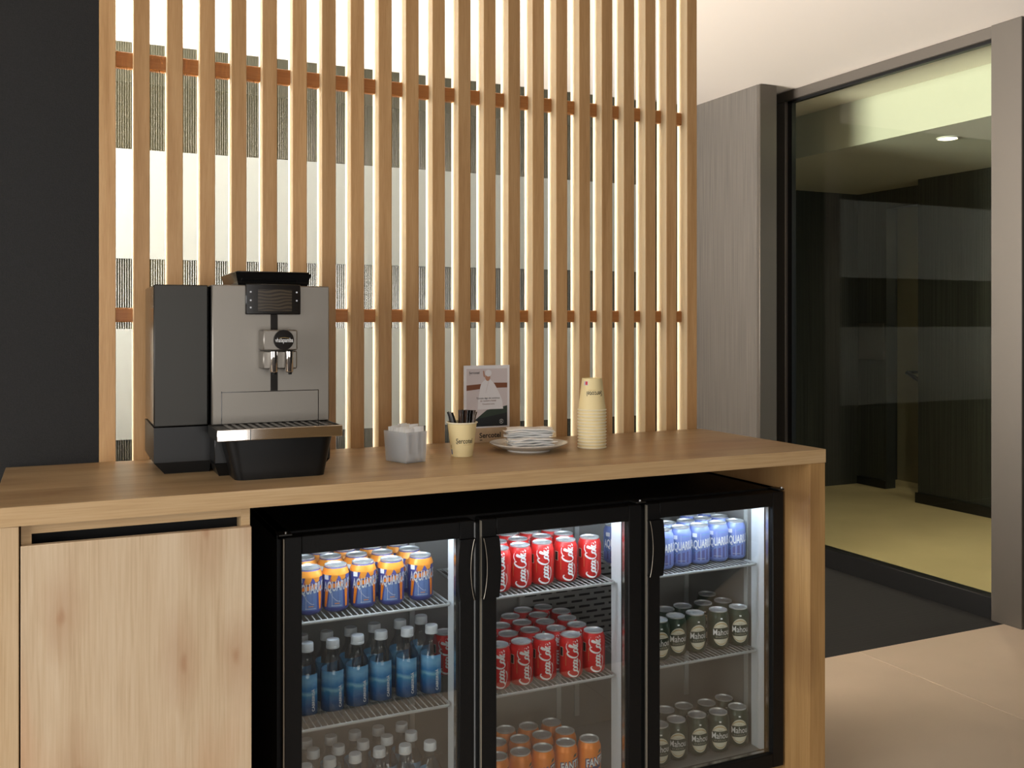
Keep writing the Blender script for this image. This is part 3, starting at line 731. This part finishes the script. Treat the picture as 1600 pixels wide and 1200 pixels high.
PX = {
 'd1t': [(485, 885), (521.8, 881), (567, 876), (611, 872), (656.5, 866), (478, 870), (513, 868), (557, 864.7), (597, 861), (639, 856), (500, 860), (539, 856), (580, 852), (621.5, 848)],
 'd2t': [(782, 855), (809.5, 851), (846.8, 846), (883.5, 842), (921, 838), (778, 845), (808, 841), (845, 836), (880, 832.5), (794, 833), (827.5, 830), (861, 826)],
 'd2m': [(780, 1006), (813, 1001), (851, 994), (889, 989), (925.6, 983), (794, 989), (828, 983), (868, 979.6), (900, 973.6), (784, 976), (813.5, 971.5), (851, 969), (884, 962.7), (798, 962), (836, 959), (868, 953), (819, 950.5), (848, 944.6), (697, 986), (724, 980)],
 'd2b': [(781, 1180), (809, 1174.4), (848, 1167), (884, 1159), (920.6, 1153), (778, 1158), (810, 1153.7), (846.8, 1147), (882.6, 1140.6), (790, 1139), (825.8, 1133.6), (861.6, 1127.5)],
 'd3t': [(1037, 826), (1060.7, 822.8), (1091.8, 819.3), (1121.8, 815.7), (1154, 812), (1042, 816), (1071.5, 812.7), (1100, 808.5), (1128.5, 804.8), (1077.5, 803), (1108, 800), (947, 828), (961, 819)],
 'd3m': [(1030, 967), (1054, 961.5), (1085.8, 956.5), (1122, 951.5), (1154, 947), (1040, 950.7), (1066, 945.7), (1098.4, 941), (1130, 937.3), (1112, 926)],
 'd3b': [(1030, 1130.8), (1056, 1123), (1089, 1115.5), (1122, 1111), (1152, 1103), (1040, 1107.8), (1068, 1102), (1104, 1097), (1131, 1089.5)],
 'd1m': [(481, 1003), (519, 998.5), (558, 992), (595, 985), (636.4, 980.5), (674, 976), (474, 992), (511, 986), (546, 980), (584, 974), (627, 968), (656, 962)],
 'd1b': [(478, 1195), (515.6, 1184), (555, 1177), (592, 1168.5), (633, 1163.5), (672, 1158), (490, 1170), (529, 1163), (566, 1156), (603, 1149), (641, 1142), (482, 1155), (518, 1150), (554, 1143), (591, 1136), (627, 1131)],
}
c = orange_sport_can(); fl_ = [True]
place(c, fl_, PX['d1t'], 0, LID, bays[0], RC, ('orange and blue can', 'of its shelf'), 'can', 'orange and blue cans on the top fridge shelf', 4, 7, 5, -1)
c = cola_can(); fl_ = [True]
place(c, fl_, PX['d2t'], 0, LID, bays[1], RC, ('red cola can', 'of the top shelf'), 'can', 'red cola cans on the top shelf', 14, 6)
place(c, fl_, PX['d2m'], 1, LID, (.935, 1.45), RC, ('red cola can', 'above the orange cans'), 'can', 'red cola cans on the lower wire shelf', 16, 10)
c = orange_soda_can(); fl_ = [True]
place(c, fl_, PX['d2b'], 2, LID, bays[1], RC, ('plain orange can', 'below the red cans'), 'can', 'orange soda cans on the fridge floor', 24, 6)
c = blue_sport_can(); fl_ = [True]
place(c, fl_, PX['d3t'], 0, LID, bays[2], RC, ('light blue can', 'above the green cans'), 'can', 'blue cans on the top fridge shelf', 5, 10)
c = beer_can(); fl_ = [True]
place(c, fl_, PX['d3m'], 1, LID, bays[2], RC, ('green beer can', 'below the blue cans'), 'can', 'green beer cans on the wire shelf', 15, 5)
place(c, fl_, PX['d3b'], 2, LID, bays[2], RC, ('green beer can', 'on the fridge floor'), 'can', 'green beer cans on the fridge floor', 15, 5)
c = water_bottle(); fl_ = [True]
place(c, fl_, PX['d1m'], 1, .190, (.50, .94), .0322, ('blue-labelled water bottle', 'on the wire shelf'), 'bottle', 'water bottles on the wire shelf', -6, 8, 6, -1)
place(c, fl_, PX['d1b'], 2, .190, (.50, .952), .0322, ('clear water bottle', 'on the fridge floor'), 'bottle', 'water bottles on the fridge floor', -6, 25, 6, -1)

# ================================================================== COFFEE MACHINE
K = thing('coffee_machine', (0, 0, CT), label='large grey bean-to-cup coffee machine with black drip tray on the worktop', cat='coffee machine')
x0, x1, yp, yb = .336, .622, 2.42, 2.715
zt = .4565
lx = .2075; ly = 2.458
MB().box(x0 + .002, x1 - .002, yp + .012, yb, .03, zt - .004, 'black_plastic', .004).obj('main_body', K)
pl = MB().box(x0, x1, yp, yp + .0125, .118, zt, 'brushed', .0025).obj('front_plate', K)
box('plate_cap', K, x0, x1, yp + .0125, yb - .01, zt - .006, zt, 'brushed_dark', .002)
MB().box(lx, x0 - .004, ly, ly + .012, .1155, zt, 'brushed_dark', .0025).obj('side_front_panel', K)
box('side_panel', K, lx + .001, x0 + .002, ly + .012, yb, .1155, zt - .001, 'black_gloss', .004)
# lower left housing with a chamfered underside
lo = MB(); a = (lx, ly, yb); 
lo.hexa([(lx, ly, .030), (x0 + .002, ly, .030), (x0 + .002, yb, .030), (lx, yb, .030)], [(lx, ly, .1135), (x0 + .002, ly, .1135), (x0 + .002, yb, .1135), (lx, yb, .1135)], 'black_plastic')
lo.hexa([(lx + .026, ly + .02, 0.0), (x0 + .002, ly + .02, 0.0), (x0 + .002, yb - .02, 0), (lx + .026, yb - .02, 0)], [(lx, ly, .030), (x0 + .002, ly, .030), (x0 + .002, yb, .030), (lx, yb, .030)], 'black_void')
lo.obj('lower_housing', K)
MB().hexa([(x0 + .012, yp - .03, .0), (x1 - .03, yp - .03, .0), (x1 - .03, yb - .02, .0), (x0 + .012, yb - .02, .0)],
          [(x0, yp - .04, .03), (x1 - .008, yp - .04, .03), (x1 - .008, yb, .03), (x0, yb, .03)], 'black_plastic').box(x0, x1 - .008, yp - .04, yb, .03, .115, 'black_plastic', .002).obj('base', K)
# drip tray, bowed front bin, chrome bar
tr = MB().box(.334, .613, 2.284, yp + .002, .094, .1175, 'black_plastic', .003).obj('drip_tray', K)
for i in range(13): box('grate_bar', tr, .36 + i * .0185, .369 + i * .0185, 2.30, yp - .008, .1172, .1195, 'black_gloss')
bin_ = MB(); ring = []
def outline(xa, xb, ya, yb_, r_, n=5):
    pts = []
    for cx, cy, s0 in ((xa + r_, ya + r_, 180), (xb - r_, ya + r_, 270)):
        for i in range(n + 1): a = R(s0 + 90 * i / n); pts.append((cx + r_ * math.cos(a), cy + r_ * math.sin(a)))
    return pts + [(xb, yb_), (xa, yb_)]
top = outline(.349, .602, 2.291, yp - .02, .03); bot = outline(.372, .582, 2.297, yp - .02, .022); n = len(top)
bin_.add([(x, y, .094) for x, y in top] + [(x, y, .0) for x, y in bot], [tuple(range(n)), tuple(range(2 * n - 1, n - 1, -1))] + [(i, n + i, n + (i + 1) % n, (i + 1) % n) for i in range(n)], 'black_plastic')
bin_.obj('grounds_bin', K)
MB().box(.327, .618, 2.277, 2.2845, .0945, .1205, 'chrome', .0015).obj('chrome_bar', K)
MB().box(.327, .334, 2.284, yp + .002, .0945, .1195, 'brushed_dark', .001).obj('bar_return', K)
box('bar_return', K, .6135, .618, 2.284, yp + .002, .0945, .1195, 'brushed_dark', .001)
box('bar_seam', K, .4005, .4025, 2.2758, 2.2775, .0955, .1195, 'black_gloss')
# recessed lower panel outlined by a dark joint
lp = MB()
for a in ((.3575, .3592, .12, .199), (.593, .5947, .12, .1955), ): lp.box(a[0], a[1], yp - .0008, yp + .001, a[2], a[3], 'black_gloss')
lp.box(.3575, .5947, yp - .0008, yp + .001, .1955, .1972, 'black_gloss'); lp.obj('panel_joint', K)
# display
ds = MB().box(.4135, .5475, yp - .010, yp + .003, .385, .4595, 'black_gloss', .002).obj('display', K)
box('screen', ds, .443, .5255, yp - .0106, yp - .0095, .3935, .4465, 'screen')
for bx, bz in ((.4255, .440), (.4255, .4195), (.4255, .402), (.5375, .440), (.5375, .4195)):
    MB().lathe([(.0022, 0), (.0022, .0009)], 'silver_print', 10).xf(lambda x, y, z: (bx + x, yp - .0098 - z, bz + y)).obj('button', ds)
box('guide_slot', K, .475, .4925, yp - .0012, yp + .001, .1975, .386, 'black_gloss')
# spout block
sp = MB().box(.4465, .529, 2.362, yp + .002, .298, .3475, 'brushed', .003).obj('spout_head', K)
box('spout_lower', sp, .4465, .529, 2.366, yp + .002, .253, .2965, 'brushed', .003)
for sx in (.4705, .5075):
    MB().lathe([(.0085, .0), (.0098, .002), (.0098, .05), (.0, .05)], 'chrome', 20, (sx, 2.357, .2455)).lathe([(.004, 0), (.005, .006)], 'black_plastic', 12, (sx + .002, 2.357, .240)).obj('spout', sp)
bd = MB().lathe([(.0, .0), (.0235, 0), (.0242, -.002), (.0242, -.008), (0, -.008)], 'black_gloss', 32).xf(lambda x, y, z: (.4945 + x, 2.3535 - z - .008 + .008, .3235 + y)).obj('badge', sp)
tx = MB(); pw = lambda zo: (lambda u, v: (.4945 + u, 2.3530, zo + v))
v = fit('vhalapamba', .0425, offset=.012, sx=.62); put(tx, ([(a, b * 1.0) for a, b in v[0]], v[1]), 'white_print', pw(.3215))
put(tx, strip([(-12 + 2 * i) * mm for i in range(13)], lambda u: .0072 - 14 * u * u, lambda u: .0079 - 14 * u * u), 'gold_print', pw(.3215))
tx.xf(lambda x, y, z: (x, 2.3525, z)).obj('badge_lettering', sp)
# bean hopper lid flaring upward
MB().hexa([(.402, 2.445, zt - .002), (.572, 2.445, zt - .002), (.572, 2.66, zt - .002), (.402, 2.66, zt - .002)],
          [(.394, 2.436, zt + .031), (.580, 2.436, zt + .031), (.580, 2.67, zt + .031), (.394, 2.67, zt + .031)], 'black_gloss').obj('bean_hopper', K)
MB().box(.398, .576, 2.44, 2.666, zt + .031, zt + .0355, 'black_gloss', .002).obj('hopper_lid', K)

# ================================================================== PAPER CUPS
CH = .0925; rb, rt = .0292, .0402
def cup_r(z): return rb + (rt - rb) * z / CH
cupmesh = MB().lathe([(.0, .006), (rb - .002, .006), (rb - .001, 0), (rb, .0), (rt, CH - .002), (rt + .0012, CH - .0026), (rt + .0022, CH - .001), (rt + .0015, CH + .0008), (rt - .0004, CH + .0005), (rt - .0008, CH - .003), (rb - .0006, .0065), (0, .0065)], 'cup_paper', 40, caps=False).mesh('cup_wall')
rimmesh = MB().lathe([(rt + .0005, CH - .0032), (rt + .0026, CH - .002), (rt + .0028, CH - .0004), (rt + .0016, CH + .0011), (rt - .0006, CH + .0009)], 'cup_rim', 40, caps=False).mesh('rolled_rim')
def print_on(mb, a0, flip=False):
    fn = cyl_wrap(cup_r, 0, a0, .0005)
    v_ = fit('Sercotel', .048, offset=.012); put(mb, ([(a, b * 1.3 + .044) for a, b in v_[0]], v_[1]), 'dark_print', fn)
    put(mb, rect(-.0228, -.0175, .0352, .0363, 2), 'dark_print', fn)
    put(mb, shift(fit('HOTEL GROUP', .022), .008, .0335), 'gold_print', fn)
    return mb
def mk_cup(name, loc, rz, label, group=None, printed=True, flip=False):
    t = thing(name, loc, rz, label=label, cat='cup', group=group)
    if flip: t.rotation_euler.x = math.pi
    for nm, me in (('cup_wall', cupmesh), ('rolled_rim', rimmesh)):
        o = bpy.data.objects.new(nm, me); COL.objects.link(o); o.parent = t
    if printed: print_on(MB(), R(12)).obj('lettering', t)
    return t
ux, uy = on_z(722, 712, CT)
cup = mk_cup('paper_cup', (ux, uy, CT), -math.atan2(ux, uy), 'cream paper cup holding dark stirrers beside the picture stand')
mb = MB(); fn = cyl_wrap(cup_r, 0, R(-62), .0005)
put(mb, rect(-.003, .003, .006, .02, 2), 'slate_print', fn); put(mb, rect(-.002, .002, .022, .032, 2), 'gold_print', fn); mb.obj('side_print', cup)
kx, ky = on_z(925, 699, CT)
rim_h = CH + .0012
ORDS = ['second', 'third', 'fourth', 'fifth', 'sixth', 'seventh', 'eighth', 'ninth', 'tenth', 'eleventh', 'twelfth']
for i in range(13):
    top_one = i == 12
    lab = 'cream paper cup with upside-down lettering, topmost of the upturned stack' if top_one else 'cream paper cup nested upside down in the tall stack, ' + ('lowest of all' if i == 0 else ORDS[11 - i] + ' from the top')
    t = thing('paper_cup', (kx, ky, CT + rim_h + i * .0091), label=lab, cat='cup', group=None if top_one else 'paper cups nested in the upturned stack')
    face = -math.atan2(kx, ky)
    t.rotation_euler = (math.pi, 0, face)
    for nm, me in (('cup_wall', cupmesh), ('rolled_rim', rimmesh)):
        o = bpy.data.objects.new(nm, me); COL.objects.link(o); o.parent = t
    if top_one:
        # turned over: the cup's own front now looks away, so the print sits on the far side of its frame
        print_on(MB(), math.pi - R(14)).obj('lettering', t)
        sk = MB(); fn = cyl_wrap(cup_r, 0, math.pi + R(34), .0006)
        put(sk, rect(-.007, .007, .008, .020, 3), 'silver_print', fn); put(sk, rect(-.0055, .0015, .0085, .0185, 2), 'red_print', cyl_wrap(cup_r, 0, math.pi + R(34), .0009)); sk.obj('price_sticker', t)

# stirrers standing in the cup
sm_ = []
for j, m_ in enumerate(('stirrer_black', 'stirrer_brown', 'stirrer_silver')):
    q = MB(); n = 9; vs = []; fs = []
    for i in range(n + 1):
        z = .116 * i / n; wv = .0056 + .0006 * math.sin(i * 2.1 + j); t2 = .0011
        for dx, dy in ((-wv, -t2), (wv, -t2), (wv, t2), (-wv, t2)): vs.append((dx, dy + .0008 * math.sin(i * 1.7), z))
        if i:
            b = 4 * (i - 1); fs += [(b + k_, b + (k_ + 1) % 4, b + 4 + (k_ + 1) % 4, b + 4 + k_) for k_ in range(4)]
    fs += [(3, 2, 1, 0), tuple(4 * n + k_ for k_ in range(4))]
    sm_.append(q.add(vs, fs, m_).mesh('stirrer'))
camdir = -math.atan2(ux, uy)
def stirrer(u0, v0, lean_u, lean_v, kind, label, group):
    """u: across the view, v: depth inside the cup"""
    o = bpy.data.objects.new('stirrer', sm_[kind]); COL.objects.link(o)
    cs, sn = math.cos(camdir), math.sin(camdir)
    b = Vector((u0 * cs - v0 * sn, u0 * sn + v0 * cs, 0)); d = Vector((lean_u * cs - lean_v * sn, lean_u * sn + lean_v * cs, 1)).normalized()
    rot = d.to_track_quat('Z', 'Y') @ Matrix.Rotation(random.uniform(-1.1, 1.1), 3, 'Z').to_quaternion()
    o.rotation_mode = 'QUATERNION'; o.rotation_quaternion = rot
    o.location = Vector((ux, uy, CT + .0085)) + b
    tag(o, label, 'stirrer', group)
for i in range(3): stirrer(.008 - i * .007, -.003 + .005 * i, -.34 + .02 * i, .04, (0, 2, 0)[i], 'wrapped stirrer leaning away from the bunch in the paper cup', 'leaning wrapped stirrers')
for i in range(12):
    u = -.008 + (i % 6) * .0052; stirrer(u * .9, (.004 if i < 6 else .014) + .001 * (i % 3), .02 + (i % 6) * .028, .05, (1, 0, 1, 0, 0, 1)[i % 6], 'dark wrapped stirrer in the upright bunch in the paper cup', 'upright bunch of dark stirrers')
stirrer(.012, -.008, .24, -.02, 1, 'brown shiny stirrer leaning towards the picture stand', None)

# ================================================================== SACHET BOX
sx_, sy_ = .8125, 2.380
SB = thing('sachet_box', (sx_, sy_, CT), R(20), label='clear plastic box packed with white sugar sachets beside the coffee machine', cat='box')
bw, bd_, bh = .072, .094, .081
def cupbox(g):
    q = MB(); t_ = .0016
    lo_ = [(0.004 + g, 0.004 + g, .001 + g), (bw - .004 - g, .004 + g, .001 + g), (bw - .004 - g, bd_ - .004 - g, .001 + g), (.004 + g, bd_ - .004 - g, .001 + g)]
    hi_ = [(g, g, bh), (bw - g, g, bh), (bw - g, bd_ - g, bh), (g, bd_ - g, bh)]
    return lo_, hi_
l0, h0 = cupbox(0); l1, h1 = cupbox(.0016)
q = MB().add(l0 + h0 + l1 + h1, [(3, 2, 1, 0)] + [(i, (i + 1) % 4, 4 + (i + 1) % 4, 4 + i) for i in range(4)] + [(8, 9, 10, 11)] +
             [(8 + (i + 1) % 4, 8 + i, 12 + i, 12 + (i + 1) % 4) for i in range(4)] + [(4 + i, 4 + (i + 1) % 4, 12 + (i + 1) % 4, 12 + i) for i in range(4)], 'plastic_frost')
q.obj('clear_tub', SB, False)
def sachet(x, y, z, rz, tilt, txt, ww=.030, hh=.084):
    q = MB(); n = 8; vs = []; fs = []
    for i in range(n + 1):
        t_ = i / n; th = .0007 + .0026 * math.sin(math.pi * min(max((t_ - .08) / .84, 0), 1)) ** .6
        for k_ in range(5):
            s_ = k_ / 4; e_ = math.sin(math.pi * s_) ** .5
            vs.append(((s_ - .5) * ww, -.0006 - th * e_, t_ * hh))
        for k_ in range(5):
            s_ = 1 - k_ / 4; e_ = math.sin(math.pi * s_) ** .5
            vs.append(((s_ - .5) * ww, .0006 + th * e_, t_ * hh))
        if i:
            b = 10 * (i - 1); fs += [(b + k_, b + (k_ + 1) % 10, b + 10 + (k_ + 1) % 10, b + 10 + k_) for k_ in range(10)]
    fs += [tuple(range(9, -1, -1)), tuple(10 * n + k_ for k_ in range(10))]
    ca, sa = math.cos(R(20)), math.sin(R(20))
    t = thing('sugar_sachet', (sx_ + x * ca - y * sa, sy_ + x * sa + y * ca, CT + z), 0,
              label='white sugar sachet with dark upright lettering at the front of the clear box' if txt else 'plain-sided white sugar sachet packed in the clear box', cat='sachet',
              group='lettered sachets at the front of the box' if txt else 'sachets packed in the box')
    t.rotation_euler = (tilt, 0, R(20) + rz)
    q.add(vs, fs, 'paper').obj('packet', t)
    if txt:
        tq = MB(); v = rotm90(fit('Sercotel', .049, offset=.004)); v = ([(a * 1.35, b) for a, b in v[0]], v[1]); put(tq, v, 'dark_print', lambda u, v_: (u, -.0041, .044 + v_)); tq.obj('lettering', t)
sachet(.0205, .0105, .006, R(2), R(0), True); sachet(.0515, .0105, .010, R(-2), R(0), True)
for r_ in range(6):
    for c_ in range(2):
        sachet(.0195 + c_ * .033, .0225 + r_ * .0116, .006 + random.uniform(0, .008), R(random.uniform(-4, 4)), R(random.uniform(-1, 1)), False)

# ================================================================== PICTURE STAND
P0 = (1.1145, 2.722, CT); PW = .152; PH = .2345
D = thing('picture_stand', P0, R(0), label='small upright picture card in a wooden stand by the slats', cat='sign')
box('card_base', D, 0, PW, -.006, .024, 0, .0435, 'stand_wood', .001)
box('card', D, 0, PW, .004, .008, .0435, PH, 'poster_white')
pz = lambda layer: (lambda u, v: (u, .0038 - .00025 * layer, v))
pr = MB(); bx0, bx1, by0, by1 = .008, PW - .008, .048, PH - .010
put(pr, rect(bx0, bx1, by0, by1, 1), 'poster_pale', pz(1)); pr.obj('printed_background', D)
pr = MB(); put(pr, quad((bx0, .158), (.058, .163), (.058, .178), (bx0, .1745), 1), 'brown_print', pz(2)); put(pr, quad((.098, .165), (bx1, .165), (bx1, .180), (.098, .181), 1), 'brown_print', pz(2))
put(pr, quad((bx0, by0), (bx1, by0), (bx1, .110), (.075, .098), 4), 'poster_green', pz(2)); put(pr, quad((bx0, by0), (bx1, by0), (bx1, .088), (bx0, .066), 2), 'poster_dark', pz(3))
pr.obj('printed_scenery', D)
pr = MB(); RW = ((.100, .044, .130), (.128, .046, .126), (.150, .050, .116), (.168, .053, .106), (.178, .056, .100), (.186, .063, .092), (.192, .071, .086))
for (va, la, ra), (vb, lb2, rb2) in zip(RW, RW[1:]): put(pr, quad((la, va), (ra, va), (rb2, vb), (lb2, vb), 1), 'poster_robe', pz(4))
put(pr, quad((.070, .150), (.0712, .150), (.082, .186), (.080, .186), 1), 'poster_pale', pz(5))
put(pr, ell(.078, .199, .0085, .0125), 'poster_skin', pz(5)); put(pr, ell(.080, .2105, .0105, .0105), 'poster_robe', pz(6)); put(pr, quad((.064, .200), (.069, .198), (.066, .218), (.062, .218), 1), 'poster_skin', pz(5))
pr.obj('printed_figure', D)
tq = MB(); put(tq, shift(fit('Sercotel', .034, offset=.004), .033, .2125), 'dark_print', pz(7)); put(tq, rect(.0165, .0205, .2055, .2062, 1), 'dark_print', pz(7))
put(tq, shift(fit('Tómate algo de continuo', .078, offset=.004), .079, .1335), 'dark_print', pz(7)); put(tq, shift(fit('en nuestro hotel', .052), .079, .1265), 'brown_print', pz(7))
put(tq, shift(fit('Consulta la carta', .040), .080, .1165), 'brown_print', pz(7))
put(tq, strip([.1235 + .0068 * math.cos(math.pi * i / 12) for i in range(13)], lambda u: .0615 + math.sqrt(max(0, .0068 ** 2 - (u - .1235) ** 2)) - .0012, lambda u: .0615 + math.sqrt(max(0, .0068 ** 2 - (u - .1235) ** 2))), 'white_print', pz(7))
put(tq, strip([.1235 + .0068 * math.cos(math.pi * i / 12) for i in range(13)], lambda u: .0615 - math.sqrt(max(0, .0068 ** 2 - (u - .1235) ** 2)), lambda u: .0615 - math.sqrt(max(0, .0068 ** 2 - (u - .1235) ** 2)) + .0012), 'white_print', pz(7))
put(tq, shift(fit('SC', .007, offset=.02), .1235, .0615), 'white_print', pz(7))
tq.obj('card_lettering', D)
tq = MB(); put(tq, shift(fit('Sercotel', .071, offset=.022), .082, .022), 'dark_print', lambda u, v: (u, -.0064, v)); put(tq, rect(.0475, .056, .0065, .009, 1), 'dark_print', lambda u, v: (u, -.0064, v)); tq.obj('base_lettering', D)

# ================================================================== PLATE AND NAPKINS
px_, py_ = on_z(826, 703.5, CT)
PLT = MB().lathe([(.0, .0035), (.055, .0035), (.058, 0), (.062, 0), (.064, .004), (.084, .0095), (.106, .0185), (.1115, .0215), (.1125, .0232), (.1105, .0238), (.100, .0195), (.078, .0115), (.064, .0075), (.0, .0065)], 'porcelain', 56, caps=False).obj('dinner_plate')
PLT.location = (px_, py_, CT); tag(PLT, 'round white plate under a heap of napkins on the worktop', 'plate')
def napkin(zb, dx, dy, rz, ww, dd, th, first, seed):
    rnd = random.Random(seed); nx, ny = 10, 8; vs = []; fs = []
    ph = [rnd.uniform(0, 6) for _ in range(6)]
    def hgt(s_, t_): return .0018 * math.sin(6 * s_ + ph[0]) * math.sin(5 * t_ + ph[1]) + .0010 * math.sin(13 * s_ + ph[2])
    for lay in (0, 1):
        for j in range(ny + 1):
            for i in range(nx + 1):
                s_, t_ = i / nx - .5, j / ny - .5
                ex = 1 + .03 * math.sin(9 * t_ + ph[3]); ey = 1 + .03 * math.sin(8 * s_ + ph[4])
                edge = max(abs(s_), abs(t_)) * 2; rr = max(0, (edge - .82) / .18) ** 2
                zz = hgt(s_, t_) + (th - rr * th * .4 if lay else rr * th * .4)
                vs.append((s_ * ww * ex, t_ * dd * ey, zz))
    m_ = (nx + 1) * (ny + 1); idx = lambda l_, i, j: l_ * m_ + j * (nx + 1) + i
    for j in range(ny):
        for i in range(nx):
            fs.append((idx(0, i, j), idx(0, i, j + 1), idx(0, i + 1, j + 1), idx(0, i + 1, j))); fs.append((idx(1, i, j), idx(1, i + 1, j), idx(1, i + 1, j + 1), idx(1, i, j + 1)))
    for i in range(nx): fs += [(idx(0, i, 0), idx(0, i + 1, 0), idx(1, i + 1, 0), idx(1, i, 0)), (idx(0, i, ny), idx(1, i, ny), idx(1, i + 1, ny), idx(0, i + 1, ny))]
    for j in range(ny): fs += [(idx(0, 0, j), idx(1, 0, j), idx(1, 0, j + 1), idx(0, 0, j + 1)), (idx(0, nx, j), idx(0, nx, j + 1), idx(1, nx, j + 1), idx(1, nx, j))]
    o = MB().add(vs, fs, 'paper').obj('napkin'); o.location = (px_ + dx, py_ + dy, CT + zb); o.rotation_euler.z = rz; o['_'] = 0; del o['_']
    return o
zz = .0128
for i in range(4):
    o = napkin(zz, .0 - .004 * (i % 2), -.016 + .003 * i, R(-14 + 4 * (i % 3)), .128 - .004 * (i % 2), .098, .0066, False, i); zz += .0066
    tag(o, ('lowest folded white napkin, lying on the plate', 'folded white napkin second above the plate', 'folded white napkin third above the plate', 'folded white napkin fourth above the plate')[i], 'napkin', 'napkins low in the heap on the plate')
for i in range(4):
    o = napkin(zz, .003 + .003 * (i % 2), .012 - .002 * i, R(-24 + 7 * (i % 3)), .138 - .006 * (i % 2), .075, .0062, False, 10 + i); zz += .0062
    tag(o, 'white napkin with small brown lettering on top of the heap' if i == 3 else ('folded white napkin, fifth above the plate', 'folded white napkin, sixth above the plate', 'folded white napkin directly under the lettered top one')[i], 'napkin', None if i == 3 else 'napkins high in the heap on the plate')
tq = MB(); put(tq, fit('Sercotel', .045), 'brown_print', lambda u, v: (u + .006, v - .014, .0078)); tq.obj('lettering', o)
